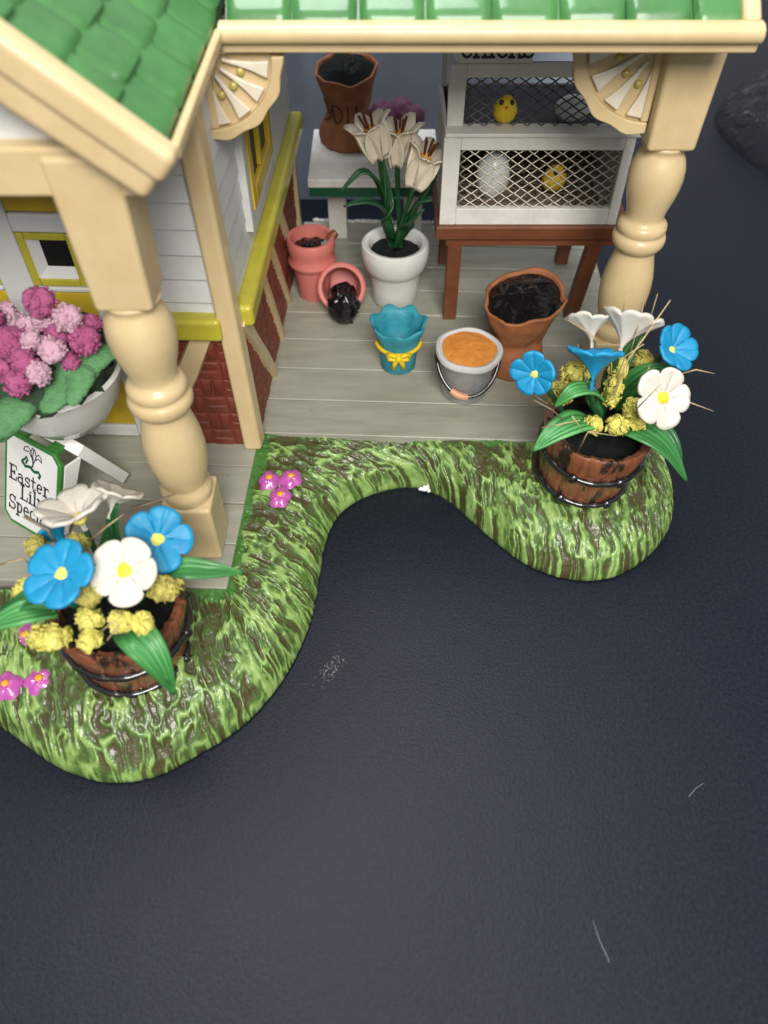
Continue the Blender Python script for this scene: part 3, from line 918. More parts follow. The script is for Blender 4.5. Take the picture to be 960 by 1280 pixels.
def fan(cx, cz, y0, r, sgn):
    """quarter-round fan bracket; centre at the outer top corner, sgn = side the fan opens to"""
    n = 22
    mb = MB()
    Ro, Ri = r, r * 0.86
    poly = []
    P = lambda rr, a: (cx + sgn * rr * math.cos(a), cz - rr * math.sin(a))
    half = math.pi / 2
    po = [P(Ro * (1 + 0.018 * math.cos(a * 14)), a) for a in np.linspace(0, half, n)]
    pi_ = [P(Ri, a) for a in np.linspace(half, 0, n)]
    mb.prism(po + pi_, lambda x, z: Vector((x, y0, z)), lambda x, z: Vector((x, y0 + 0.26, z)))
    # upright strip on the post side and strip under the eave
    x0, x1 = sorted((cx, cx + sgn * 0.14))
    mb.box((x0, y0 + 0.004, cz - Ri + 0.01), (x1, y0 + 0.25, cz - 0.002))
    o = mb.build('fan_bracket', M['cream'], H, bevel=0.03)
    mb = MB()
    pts = [(cx + sgn * 0.02, cz)] + [P(Ri + 0.01, a) for a in np.linspace(0.0, half, n)]
    mb.prism(pts, lambda x, z: Vector((x, y0 + 0.14, z)), lambda x, z: Vector((x, y0 + 0.2, z)))
    mb.build('fan_panel', M['cream'], o)
    K = 4
    for k in range(K):
        a = half * (k + 0.5) / K
        mb = MB()
        da = half / K * 0.33
        ring = []
        for rr, e in ((0.26, 0.55), (0.45, 0.5), (0.62, 0.62), (0.83, 0.95)):
            ring.append((rr * r, e * da))
        poly = [P(rr, a - e) for rr, e in ring] + [P(rr, a + e) for rr, e in reversed(ring)]
        mb.prism(poly, lambda x, z: Vector((x, y0 + 0.04, z)), lambda x, z: Vector((x, y0 + 0.138, z)))
        mb.build('fan_spindle', M['fan_white'], o, bevel=0.04, seg=3)
    for k in range(1, K):
        a = half * k / K
        p = P(r * 0.50, a)
        mb = MB(); mb.blob((p[0], y0 + 0.1, p[1]), (0.075, 0.06, 0.075), 0, 1, 0, 12, 8)
        mb.build('fan_bead', M['bead'], o)


fan(5.02, 9.25, 15.1, 1.66, -1)
fan(-3.02, 9.45, 13.75, 1.36, 1)


# ------------------------------------------------------------------ lettering (slab-serif strokes)
def arc(cx, cy, rx, ry, a0, a1, n=12):
    return [(cx + rx * math.cos(math.radians(a0 + (a1 - a0) * i / n)), cy + ry * math.sin(math.radians(a0 + (a1 - a0) * i / n))) for i in range(n + 1)]


def ser(x, y, w=0.16):
    return [(x - w, y), (x + w, y)]


GLY = {  # width, strokes ; x-height 0.62, cap 1, descender -0.3
    'E': (0.72, [[(0.16, 0), (0.16, 1)], [(0.02, 1), (0.66, 1), (0.66, 0.8)], [(0.02, 0), (0.68, 0), (0.68, 0.22)], [(0.16, 0.52), (0.48, 0.52)], [(0.48, 0.4), (0.48, 0.64)]]),
    'L': (0.70, [[(0.18, 0), (0.18, 1)], ser(0.18, 1), [(0.02, 0), (0.66, 0), (0.66, 0.26)]]),
    'S': (0.66, [arc(0.32, 0.74, 0.25, 0.26, 20, 270, 14) + arc(0.32, 0.25, 0.27, 0.25, 90, -160, 14)[1:], [(0.57, 0.98), (0.57, 0.72)], [(0.06, 0.02), (0.06, 0.28)]]),
    'C': (0.74, [arc(0.38, 0.5, 0.33, 0.5, 45, 315, 18), [(0.63, 0.98), (0.63, 0.70)]]),
    'H': (0.86, [[(0.16, 0), (0.16, 1)], [(0.68, 0), (0.68, 1)], [(0.16, 0.5), (0.68, 0.5)], ser(0.16, 0), ser(0.16, 1), ser(0.68, 0), ser(0.68, 1)]),
    'I': (0.42, [[(0.2, 0), (0.2, 1)], ser(0.2, 0), ser(0.2, 1)]),
    'K': (0.82, [[(0.16, 0), (0.16, 1)], [(0.66, 1), (0.18, 0.42)], [(0.32, 0.58), (0.70, 0)], ser(0.16, 0), ser(0.16, 1), ser(0.64, 1), ser(0.70, 0, 0.12)]),
    'O': (0.80, [arc(0.38, 0.5, 0.33, 0.5, 0, 360, 24)]),
    'a': (0.60, [arc(0.26, 0.19, 0.22, 0.2, 60, 300, 12), [(0.07, 0.52), (0.2, 0.62), (0.36, 0.60), (0.44, 0.48), (0.44, 0.06), (0.50, 0), (0.58, 0)], [(0.34, 0.37), (0.44, 0.37)], [(0.36, 0.03), (0.44, 0.1)]]),
    's': (0.50, [arc(0.24, 0.47, 0.18, 0.15, 25, 270, 10) + arc(0.24, 0.16, 0.20, 0.16, 90, -160, 10)[1:], [(0.42, 0.62), (0.42, 0.46)]]),
    't': (0.46, [[(0.2, 0.86), (0.2, 0.12), (0.28, 0), (0.42, 0.06)], [(0.04, 0.60), (0.40, 0.60)]]),
    'e': (0.56, [[(0.07, 0.33), (0.48, 0.33)] + arc(0.275, 0.31, 0.21, 0.31, 5, 310, 16)]),
    'r': (0.54, [[(0.16, 0), (0.16, 0.62)], [(0.03, 0.62), (0.16, 0.62)], ser(0.18, 0), [(0.16, 0.42), (0.26, 0.58), (0.42, 0.62), (0.47, 0.52)]]),
    'i': (0.34, [[(0.17, 0), (0.17, 0.62)], [(0.04, 0.62), (0.17, 0.62)], ser(0.17, 0, 0.14), [(0.13, 0.83), (0.21, 0.83)]]),
    'l': (0.34, [[(0.17, 0), (0.17, 1)], [(0.04, 1), (0.17, 1)], ser(0.17, 0, 0.14)]),
    'y': (0.60, [[(0.10, 0.62), (0.30, 0.04)], [(0.50, 0.62), (0.22, -0.26), (0.06, -0.26)], ser(0.10, 0.62, 0.1), ser(0.50, 0.62, 0.1)]),
    'p': (0.60, [[(0.14, 0.62), (0.14, -0.28)], [(0.02, 0.62), (0.14, 0.62)], ser(0.14, -0.28, 0.13), arc(0.31, 0.31, 0.2, 0.31, 150, -150, 14)]),
    'c': (0.52, [arc(0.28, 0.31, 0.22, 0.31, 45, 315, 14), [(0.44, 0.6), (0.44, 0.44)]]),
}


def write(mb, text, f, x0, y0, size, wt=0.11, space=0.08, center=False):
    """draw text with f(x, y, lift) -> point"""
    tot = sum(GLY[c][0] + space for c in text) * size
    x = x0 - (tot / 2 if center else 0)
    for c in text:
        w, strokes = GLY[c]
        for si, st in enumerate(strokes):
            pts = [Vector((x + p[0] * size, y0 + p[1] * size)) for p in st]
            ribbon(mb, pts, wt * size * (1.25 if len(st) == 2 and si == 0 else 0.95), f, 0.006 + 0.0012 * si)
        x += (w + space) * size
    return x


def ribbon(mb, pts, w, f, lift):
    n = len(pts)
    L, R = [], []
    for i, p in enumerate(pts):
        d = (pts[min(i + 1, n - 1)] - pts[max(i - 1, 0)])
        if d.length < 1e-9:
            d = Vector((1, 0))
        d.normalize()
        nn = Vector((-d.y, d.x)) * (w / 2)
        e = d * (w * 0.35 if i == n - 1 else (-w * 0.35 if i == 0 else 0))
        L.append(p + nn + e); R.append(p - nn + e)
    vs = [f(q.x, q.y, lift) for q in L] + [f(q.x, q.y, lift) for q in R]
    fs = [(i, i + 1, n + i + 1, n + i) for i in range(n - 1)]
    mb.add(vs, fs)


# ------------------------------------------------------------------ sandwich board
SB0 = Vector((-7.08, 11.22, 1.3))
sgn_yaw = math.radians(-32)
sx = Vector((math.cos(sgn_yaw), math.sin(sgn_yaw), 0)); sn = Vector((math.sin(sgn_yaw), -math.cos(sgn_yaw), 0))
tl = math.radians(26)
up_f = (Vector((0, 0, 1)) * math.cos(tl) - sn * math.sin(tl)); nf = sn * math.cos(tl) + Vector((0, 0, 1)) * math.sin(tl)
SBC = SB0 + sn * 1.04
bw, bh = 0.82, 2.15
fs_ = lambda x, y, l: SBC + sx * x + up_f * y + nf * l
up_b = (Vector((0, 0, 1)) * math.cos(tl) + sn * math.sin(tl)); nb = -sn * math.cos(tl) + Vector((0, 0, 1)) * math.sin(tl)
SBB = SB0 - sn * 1.2
bs_ = lambda x, y, l: SBB + sx * x + up_b * y + nb * l
sb = thing('sandwich_board', 'white folding sign with green edges and a lily on the left deck', 'sign', SB0)
ch = 0.22
octo = lambda g, w=bw, h=bh, c=ch: [(-w + c + g * 0.4, g), (w - c - g * 0.4, g), (w - g, c + g * 0.4), (w - g, h - c - g * 0.4), (w - c - g * 0.4, h - g), (-w + c + g * 0.4, h - g), (-w + g, h - c - g * 0.4), (-w + g, c + g * 0.4)]
mb = MB()
mb.prism(octo(0), lambda x, y: fs_(x, y, -0.10), lambda x, y: fs_(x, y, 0.0))
bd = mb.build('front_board', M['sign_green'], sb, bevel=0.02)
mb = MB()
mb.prism(octo(0.085), lambda x, y: fs_(x, y, -0.001), lambda x, y: fs_(x, y, 0.012))
mb.build('white_face', M['sign_white'], bd)
mb = MB()
fl = lambda x, y, l: fs_(x, y, l + 0.012)
write(mb, 'Easter', fl, -0.04, 1.08, 0.325, 0.12, 0.06, True)
write(mb, 'Lily', fl, 0.06, 0.72, 0.325, 0.12, 0.06, True)
write(mb, 'Special', fl, 0.0, 0.36, 0.325, 0.12, 0.05, True)
mb.build('lettering', M['ink'], bd)
# the drawn lily: dark outline flower over green leaves
mb = MB()
g_ = lambda pts: [Vector(p) for p in pts]
for k, pts in enumerate(([(0.06, 1.40), (0.02, 1.52), (-0.02, 1.66), (-0.12, 1.74), (-0.22, 1.70), (-0.26, 1.62)], [(0.06, 1.40), (0.12, 1.52), (0.16, 1.62), (0.24, 1.68), (0.31, 1.62), (0.33, 1.54)],
                         [(0.02, 1.52), (-0.08, 1.64), (-0.18, 1.62), (-0.26, 1.62)], [(0.13, 1.52), (0.22, 1.58), (0.33, 1.54)], [(0.06, 1.44), (0.05, 1.6), (0.07, 1.74)], [(-0.02, 1.66), (0.03, 1.76), (0.10, 1.74), (0.16, 1.62)])):
    ribbon(mb, g_([(p[0] * 0.9, 0.27 + p[1]) for p in pts]), 0.024, fl, 0.006 + k * 0.0012)
mb.build('lily_outline', M['ink'], bd)
mb = MB()
for k, (pts, w) in enumerate((([(0.06, 1.42), (0.04, 1.34), (-0.04, 1.28), (-0.14, 1.28)], 0.05), ([(-0.30, 1.34), (-0.2, 1.26), (-0.05, 1.30), (0.1, 1.24), (0.24, 1.28), (0.30, 1.22), (0.26, 1.16)], 0.085), ([(-0.30, 1.36), (-0.22, 1.42), (-0.15, 1.5), (-0.12, 1.44), (-0.18, 1.34)], 0.06))):
    ribbon(mb, g_([(p[0] * 0.9, 0.27 + p[1]) for p in pts]), w * 0.85, fl, 0.004 + k * 0.0012)
mb.build('lily_leaves', M['green_paint'], bd)
mb = MB()
mb.prism(octo(0.0), lambda x, y: bs_(x, y, -0.13), lambda x, y: bs_(x, y, 0.13))
mb.build('rear_board', M['sign_white'], sb, bevel=0.02)
mb = MB()
mb.prism([(0.25, -0.11), (bh - 0.26, -0.11), (bh - 0.12, -0.52), (0.25, -0.30)], lambda y, l: fs_(bw - 0.06, y, l), lambda y, l: fs_(bw, y, l))
mb.build('side_panel', M['sign_white'], sb, bevel=0.015)
tp = bh * math.cos(tl)
for s in (-1, 1):
    p0 = fs_(s * (bw - 0.36), bh - 0.05, -0.08); p1 = bs_(s * (bw - 0.36), bh - 0.05, -0.08)
    mb = MB()
    mb.bar(p0, p1, 0.3, 0.10)
    mb.build('top_hinge', M['sign_green'], sb, bevel=0.02)


# ------------------------------------------------------------------ flowers, leaves and planters
def frame_from(n, spin=0.0):
    n = Vector(n).normalized()
    ref = Vector((0, 0, 1)) if abs(n.z) < 0.95 else Vector((0, 1, 0))
    x = ref.cross(n).normalized(); y = n.cross(x)
    x2 = x * math.cos(spin) + y * math.sin(spin); y2 = n.cross(x2)
    return x2, y2, n


def bloom(parent, name, c, n, r, m, mc, cup=0.25, petals=5, funnel=0.0, seed=0, spin=0.0, stem_to=None, crad=0.27, label=None, tips=0.0):
    """flower of fused lobes: a shallow dish (cup) that can deepen to a funnel"""
    rn = random.Random(seed)
    c = Vector(c)
    x, y, n = frame_from(n, spin)
    ph = [rn.uniform(-0.07, 0.07) for _ in range(petals)]
    le = [rn.uniform(0.90, 1.08) for _ in range(petals)]
    dr = [rn.uniform(-0.10, 0.10) for _ in range(petals)]
    nu, nv = petals * 14, 12

    def fn(u, v):
        v = max(v, 0.02)
        a = 2 * math.pi * u
        k = int(u * petals) % petals
        loc = (u * petals) % 1.0 * 2 - 1              # -1..1 across the petal
        lob = (1 - abs(loc) ** 2.6) ** 0.55 if abs(loc) < 1 else 0
        fl = 0.88 if funnel > 1 else 0.74
        R = r * (fl + (1 - fl) * lob * (1 + 0.12 * ph[k])) * (le[k] * lob + (1 - lob))
        rad = R * v
        depth = r * (cup * v ** 1.6 + funnel * (v ** 0.55 - 1))
        depth += r * dr[k] * lob * v * v
        depth += -0.10 * r * v * (abs(loc) ** 4) + 0.05 * r * v * (1 - min(1, abs(loc) * 3.2)) * -1 + tips * r * lob * max(0, v - 0.7)
        depth += r * 0.04 * math.sin(a * 3 + seed) * v
        rad2 = rad * (1.0 if not funnel else (0.20 + 0.80 * v ** 0.8))
        return c + x * (rad2 * math.cos(a)) + y * (rad2 * math.sin(a)) + n * depth
    mb = MB()
    mb.grid(fn, nu, nv, cu=True)
    vs = mb.v[:nu]
    mb.f.append(tuple(range(nu)))
    mb.mi.append(0)
    o = mb.build(name, m, parent, solid=0.05 * r / 0.5, angle=0, off=-1)
    if label:
        o['label'] = label
    if mc is not None:
        mb = MB()
        base = c + n * (r * (-0.97 * funnel * 0.55 + 0.04) if funnel else r * 0.06)
        mm = Matrix((x, y, n)).transposed().to_4x4()
        mb.blob(base, (r * crad, r * crad, r * 0.17), 0.22, 3.5, seed, 16, 10, M=mm)
        mb.build('flower_centre', mc, o)
    if stem_to is not None:
        st = Vector(stem_to)
        b0 = c - n * (r * (funnel * 0.95 + 0.02))
        mb = MB()
        mid = (b0 + st) / 2 + Vector((rn.uniform(-.05, .05), rn.uniform(-.05, .05), 0))
        mb.tube([b0, b0 * 0.75 + st * 0.25 - n * 0.06, mid, st], 0.055, 8)
        mb.build('stem', M['stem'], o)
    return o


def leaf(parent, pts, w, m=None, up=(0, 0, 1), fold=0.18, name='leaf'):
    """pointed ridged leaf along pts (base .. tip)"""
    P = catmull([tuple(p) for p in pts], 10)
    P = [Vector(p) for p in P]
    n = len(P); ac = 15
    mb = MB(); across = []
    up = Vector(up)
    for i, p in enumerate(P):
        t = i / (n - 1)
        d = (P[min(i + 1, n - 1)] - P[max(i - 1, 0)]).normalized()
        s = d.cross(up).normalized(); u = s.cross(d).normalized()
        wd = w * (math.sin(math.pi * min(1, (t * 0.93 + 0.07)) ** 0.8) ** 0.85) if t < 1 else 0.0
        wd = max(wd, 0.012)
        for k in range(ac):
            e = k / (ac - 1) * 2 - 1
            rid = 0.022 * math.cos(e * math.pi * 5) * min(1, wd / 0.12)
            mb.v.append(p + s * (e * wd) + u * (fold * wd * abs(e) + rid))
            across.append(k / (ac - 1))
    for i in range(n - 1):
        for k in range(ac - 1):
            mb.f.append((i * ac + k, (i + 1) * ac + k, (i + 1) * ac + k + 1, i * ac + k + 1)); mb.mi.append(0)
    root = parent
    while root.parent:
        root = root.parent
    me = bpy.data.meshes.new(name)
    me.from_pydata([v - root.location for v in mb.v], [], mb.f)
    a = me.attributes.new('across', 'FLOAT', 'POINT'); a.data.foreach_set('value', across)
    me.materials.append(m or M['leaf'])
    me.polygons.foreach_set('use_smooth', [True] * len(me.polygons))
    o = bpy.data.objects.new(name, me); COL.objects.link(o); o.parent = parent
    s = o.modifiers.new('solidify', 'SOLIDIFY'); s.thickness = 0.05; s.offset = 0
    return o


def sprig(parent, c, rad, seed, m, count=120, name='filler_blossom'):
    """crumpled dried blossom: many small ruffled flakes about a core"""
    rn = random.Random(seed)
    mb = MB()
    c = Vector(c); rad = Vector(rad) * 0.68
    mb.blob(c, rad * 0.38, 0.3, 2.5, seed, 12, 8)
    for k in range(int(count * 1.7)):
        d = Vector((rn.gauss(0, 1), rn.gauss(0, 1), rn.gauss(0.15, 1))).normalized()
        p = c + Vector((d.x * rad.x, d.y * rad.y, d.z * rad.z)) * rn.uniform(0.4, 1.22)
        x, y, n = frame_from(d + Vector((rn.uniform(-.7, .7), rn.uniform(-.7, .7), rn.uniform(-.5, .7))), rn.random() * 6)
        q = rn.uniform(0.05, 0.095)
        rim = []
        nn = 6
        for i in range(nn):
            a = 2 * math.pi * i / nn
            rr = q * rn.uniform(0.75, 1.2)
            rim.append(p + x * (rr * math.cos(a)) + y * (rr * math.sin(a)) + n * (q * rn.uniform(-0.05, 0.75)))
        mb.add([p] + rim, [(0, 1 + i, 1 + (i + 1) % nn) for i in range(nn)])
    o = mb.build(name, m, parent, solid=0.012, angle=0)
    return o


def straws(parent, lst, r=0.02, m=None):
    for pts in lst:
        mb = MB()
        mb.tube(pts, [r] * (len(pts) - 1) + [r * 0.55], 5, flat=0.6)
        mb.build('straw', m or M['straw'], parent, angle=0)


def barrel(name, label, c, tilt, seed):
    c = Vector(c)
    t = thing(name, label, 'planter', c, 'barrel planters on the grass')
    T = Matrix.Translation(c) @ Euler(tilt).to_matrix().to_4x4()
    rn = random.Random(seed)
    NS = 15
    offs = [rn.uniform(-0.05, 0.06) for _ in range(NS)]

    def rf(a, z):
        k = a / (2 * math.pi) * NS
        e = abs((k % 1) - 0.5) * 2
        return 1 - 0.03 * max(0, e - 0.72) / 0.28

    def zf(a, k):
        s = int(a / (2 * math.pi) * NS + 0.001) % NS
        return offs[s] if k in (5, 6, 7) else 0
    prof = [(0.98, -0.1), (1.0, 0.0), (1.03, 0.35), (1.09, 0.85), (1.15, 1.35), (1.18, 1.62), (1.13, 1.68), (1.0, 1.62), (0.97, 1.2), (0.94, 1.05)]
    mb = MB()
    mb.lathe(prof, NS * 8, None, rf, zf)
    b = mb.build('barrel', M['barrel'], t, T=T, angle=50)
    for z, r, zz in ((0.14, 1.045, 0), (0.98, 1.135, 1)):
        mb = MB()
        pts = []
        n = 60
        for i in range(n + 1):
            a = 2 * math.pi * i / n
            pts.append((r * math.cos(a), r * math.sin(a), z + 0.025 * math.sin(a * 3 + seed)))
        mb.tube(pts, [0.075 + 0.012 * math.sin(i * 1.7) for i in range(n)] + [0.075], 8)
        for a in (rn.uniform(-0.4, 0.0), rn.uniform(-1.8, -1.3)) + ((4.0,) if zz else (3.9,)):
            mb.blob((r * 1.03 * math.cos(a), r * 1.03 * math.sin(a), z), (0.11, 0.11, 0.12), 0.25, 3, seed, 10, 8)
        mb.build('hoop', M['black_gloss'], b, T=T, angle=0)
    mb = MB()
    mb.grid(lambda u, v: Vector((0.99 * v * math.cos(2 * math.pi * u), 0.99 * v * math.sin(2 * math.pi * u), 1.28 + 0.10 * float(vnoise(3 * v * math.cos(2 * math.pi * u) + 9, 3 * v * math.sin(2 * math.pi * u) + 9, seed)))), 36, 10, cu=True)
    mb.build('soil', M['soil_green'], t, T=T)
    return t, T


# right barrel
BR = Vector((4.55, 12.22, 1.13))
tR, TR = barrel('barrel_planter', 'brown wooden barrel of blue and white flowers at the foot of the right porch post', BR, (0.05, 0.06, 0.2), 4)
root = TR @ Vector((0, 0, 1.3))
rt = lambda dx, dy: root + Vector((dx, dy, 0))
toC = lambda p, dx=0, dy=0, dz=0: (cam.location - p).normalized() + Vector((dx, dy, dz))


def bl(t, name, px, Y, n, r, **k):
    p = at(px[0], px[1], Y)
    return bloom(t, name, p, n if n else toC(p), r, **k)


kb = dict(m=M['blue'], mc=M['pale_centre'])
kw = dict(m=M['white_petal'], mc=M['centre'])
bl(tR, 'blue_flower', (668, 468), 11.9, (-0.5, -0.85, 0.35), 0.48, **kb, cup=0.12, funnel=0.25, seed=1, stem_to=rt(-0.4, 0), crad=0.2)
bl(tR, 'blue_flower', (745, 442), 12.1, (0.05, 0.55, 0.8), 0.58, **{**kb, 'mc': None}, cup=0.05, funnel=1.35, seed=2, stem_to=rt(0.1, 0), tips=0.1)
bl(tR, 'blue_flower', (846, 434), 12.6, (0.45, -0.45, 0.8), 0.55, **kb, cup=0.05, funnel=0.7, seed=3, stem_to=rt(0.4, 0.1), crad=0.22)
bl(tR, 'white_flower', (827, 497), 11.5, (0.3, -0.75, 0.65), 0.62, **kw, cup=0.16, funnel=0.12, seed=4, stem_to=rt(0.4, 0), spin=0.35, crad=0.26)
bl(tR, 'white_flower', (738, 398), 13.1, (-0.1, 0.62, 0.75), 0.52, **{**kw, 'mc': None}, cup=0.05, funnel=1.35, seed=5, stem_to=rt(0.0, 0.4), tips=0.15)
bl(tR, 'white_flower', (788, 402), 12.8, (0.3, 0.62, 0.75), 0.62, **{**kw, 'mc': None}, cup=0.1, funnel=1.3, seed=6, stem_to=rt(0.15, 0.3), tips=0.15)
for i, (x, y_, Y, r, m) in enumerate(((722, 468, 12.7, (0.42, 0.32, 0.33), 'filler'), (700, 492, 12.3, (0.32, 0.3, 0.28), 'filler_old'), (766, 490, 12.05, (0.19, 0.22, 0.5), 'filler'), (772, 462, 12.4, (0.2, 0.2, 0.3), 'filler'),
                                       (741, 531, 11.5, (0.24, 0.22, 0.2), 'filler'), (771, 532, 11.45, (0.26, 0.22, 0.2), 'filler'), (790, 512, 11.7, (0.2, 0.2, 0.26), 'filler'), (797, 527, 11.55, (0.18, 0.2, 0.18), 'filler'), (803, 452, 12.9, (0.24, 0.22, 0.28), 'filler_old'))):
    sprig(tR, at(x, y_, Y), r, i + 3, M[m], int(100 * (r[0] + r[2]) / 0.5))
leaf(tR, [at(752, 500, 12.0), at(735, 487, 11.8), at(715, 490, 11.6), at(694, 508, 11.5)], 0.22)
leaf(tR, [at(752, 535, 11.9), at(725, 527, 11.5), at(695, 540, 11.2), at(667, 563, 10.9)], 0.33)
leaf(tR, [at(770, 535, 11.9), at(800, 538, 11.5), at(832, 560, 11.2), at(858, 601, 10.9)], 0.36)
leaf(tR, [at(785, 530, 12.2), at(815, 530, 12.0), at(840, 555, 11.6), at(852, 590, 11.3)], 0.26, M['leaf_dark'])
leaf(tR, [at(768, 510, 12.3), at(785, 485, 12.4), at(812, 465, 12.5), at(842, 458, 12.6)], 0.30)
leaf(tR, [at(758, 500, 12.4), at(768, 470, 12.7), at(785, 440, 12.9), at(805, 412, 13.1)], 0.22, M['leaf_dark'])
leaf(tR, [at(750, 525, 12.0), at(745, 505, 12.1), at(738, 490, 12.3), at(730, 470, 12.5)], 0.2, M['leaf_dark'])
straws(tR, [[at(722, 565, 11.2), at(732, 545, 11.0), at(735, 540, 11.0), at(771, 545, 11.1)], [at(767, 495, 11.7), at(785, 450, 12.1), at(803, 425, 12.3), at(838, 375, 12.6)], [at(782, 460, 12.3), at(800, 400, 12.5), at(806, 372, 12.7)],
             [at(806, 470, 12.1), at(812, 458, 12.1)], [at(806, 382, 12.8), at(808, 366, 12.8)], [at(812, 400, 12.7), at(822, 367, 12.8)], [at(848, 468, 12.3), at(870, 462, 12.3), at(893, 467, 12.3)], [at(862, 503, 11.9), at(892, 514, 11.9)],
             [at(677, 535, 11.1), at(702, 530, 11.0), at(725, 525, 10.9)], [at(715, 520, 10.9), at(730, 540, 10.9)], [at(710, 400, 12.9), at(735, 415, 12.7), at(752, 432, 12.6)], [at(778, 395, 13.2), at(783, 365, 13.3)],
             [at(795, 512, 11.2), at(826, 480, 11.0)], [at(768, 480, 12.0), at(782, 445, 12.1), at(805, 430, 12.1)]])
straws(tR, [[at(667, 500, 11.6), at(690, 512, 11.5), at(705, 525, 11.4)], [at(668, 494, 11.7), at(685, 505, 11.6)], [at(722, 430, 12.7), at(727, 442, 12.7)]], 0.022, M['straw_dark'])

# left barrel
BL = Vector((-4.82, 7.62, 1.13))
tL, TL = barrel('barrel_planter', 'brown wooden barrel of blue and white flowers at the foot of the left porch post', BL, (0.03, -0.05, 2.1), 9)
root = TL @ Vector((0, 0, 1.3))
bl(tL, 'blue_flower', (74, 716), 7.0, (-0.25, -0.35, 1), 0.60, **kb, cup=0.05, funnel=0.4, seed=11, stem_to=rt(-0.3, -0.2), crad=0.22)
bl(tL, 'blue_flower', (197, 674), 8.1, (0.25, -0.55, 0.8), 0.60, **kb, cup=0.08, funnel=0.3, seed=12, stem_to=rt(0.3, 0.2), crad=0.24, spin=0.3)
bl(tL, 'white_flower', (156, 713), 7.25, (0.1, -0.5, 0.85), 0.585, **kw, cup=0.14, funnel=0.15, seed=13, stem_to=rt(0.1, -0.2), spin=0.3, crad=0.28)
bl(tL, 'white_flower', (92, 634), 8.5, (-0.2, 0.25, 0.95), 0.64, **{**kw, 'mc': M['pale_centre']}, cup=0.1, funnel=0.8, seed=14, stem_to=rt(-0.15, 0.3), crad=0.2)
bl(tL, 'white_flower', (146, 612), 9.0, (0.3, 0.65, 0.7), 0.48, **{**kw, 'mc': None}, cup=0.0, funnel=1.2, seed=15, stem_to=rt(0.05, 0.5))
bl(tL, 'blue_flower', (62, 660), 8.75, (-0.7, 0.5, 0.6), 0.45, **{**kb, 'mc': None}, cup=0.0, funnel=1.4, seed=16, stem_to=rt(-0.2, 0.2))
bl(tL, 'blue_flower', (86, 742), 6.95, (0.2, -0.8, 0.3), 0.28, **{**kb, 'mc': None}, cup=0.0, funnel=1.2, seed=17, stem_to=rt(-0.3, -0.2))
for i, (x, y_, Y, r, m) in enumerate(((62, 797, 6.4, (0.40, 0.24, 0.24), 'filler'), (112, 773, 6.65, (0.22, 0.2, 0.2), 'filler'), (112, 799, 6.4, (0.2, 0.2, 0.16), 'filler'), (151, 777, 6.6, (0.2, 0.2, 0.2), 'filler'), (178, 779, 6.6, (0.2, 0.2, 0.2), 'filler'),
                                       (206, 736, 7.2, (0.32, 0.24, 0.2), 'filler_old'), (112, 745, 6.9, (0.24, 0.2, 0.2), 'filler_old'), (47, 685, 8.2, (0.22, 0.2, 0.22), 'filler_old'), (30, 738, 7.2, (0.15, 0.2, 0.2), 'filler'), (98, 680, 8.2, (0.2, 0.2, 0.2), 'filler'))):
    sprig(tL, at(x, y_, Y), r, i + 31, M[m], int(90 * (r[0] + r[2]) / 0.42))
leaf(tL, [at(200, 725, 7.7), at(225, 712, 7.7), at(262, 713, 7.75), at(303, 716, 7.8)], 0.23)
leaf(tL, [at(152, 782, 6.9), at(170, 795, 6.5), at(195, 825, 6.2), at(218, 867, 6.0)], 0.30)
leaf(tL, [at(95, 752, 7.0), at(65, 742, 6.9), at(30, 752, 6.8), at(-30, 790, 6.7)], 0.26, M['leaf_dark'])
leaf(tL, [at(70, 765, 6.8), at(35, 765, 6.6), at(5, 775, 6.5), at(-40, 800, 6.4)], 0.24)
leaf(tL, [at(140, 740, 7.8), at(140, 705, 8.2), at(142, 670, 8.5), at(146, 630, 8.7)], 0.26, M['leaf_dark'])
leaf(tL, [at(155, 745, 7.8), at(160, 700, 8.3), at(165, 670, 8.5), at(170, 645, 8.7)], 0.18, M['leaf'])
straws(tL, [[at(30, 645, 8.2), at(60, 662, 8.1), at(72, 682, 8.0)], [at(72, 682, 8.0), at(78, 690, 7.9)], [at(165, 635, 8.9), at(190, 628, 9.0), at(218, 618, 9.1)]], 0.035, M['straw_dark'])
straws(tL, [[at(112, 675, 8.2), at(135, 657, 8.3), at(154, 643, 8.4)], [at(0, 706, 8.2), at(28, 698, 8.2), at(36, 704, 8.2)], [at(125, 790, 6.3), at(145, 775, 6.3)], [at(134, 800, 6.3), at(150, 780, 6.4)]], 0.022)

# ------------------------------------------------------------------ pots and pails on the porch
DZ = 1.31


def simple_lathe(name, m, parent, prof, c, n=40, T=None, **k):
    mb = MB()
    mb.lathe(prof, n, Matrix.Translation(Vector(c)) if T is None else T, cap=False, **k)
    return mb.build(name, m, parent, angle=35)


def soil_top(parent, c, r, seed, m=None, dome=0.1, T=None, name='soil', rough=0.12, n=40):
    mb = MB()
    mb.grid(lambda u, v: Vector((r * v * math.cos(2 * math.pi * u), r * v * math.sin(2 * math.pi * u),
            dome * (1 - v * v) + rough * (float(fbm(4 * v * math.cos(2 * math.pi * u) + 9, 4 * v * math.sin(2 * math.pi * u) + 9, seed)) - 0.5))), n, 14, cu=True)
    TT = T if T is not None else Matrix.Translation(Vector(c))
    mb.v = [TT @ p for p in mb.v]
    return mb.build(name, m or M['soil'], parent, angle=0)


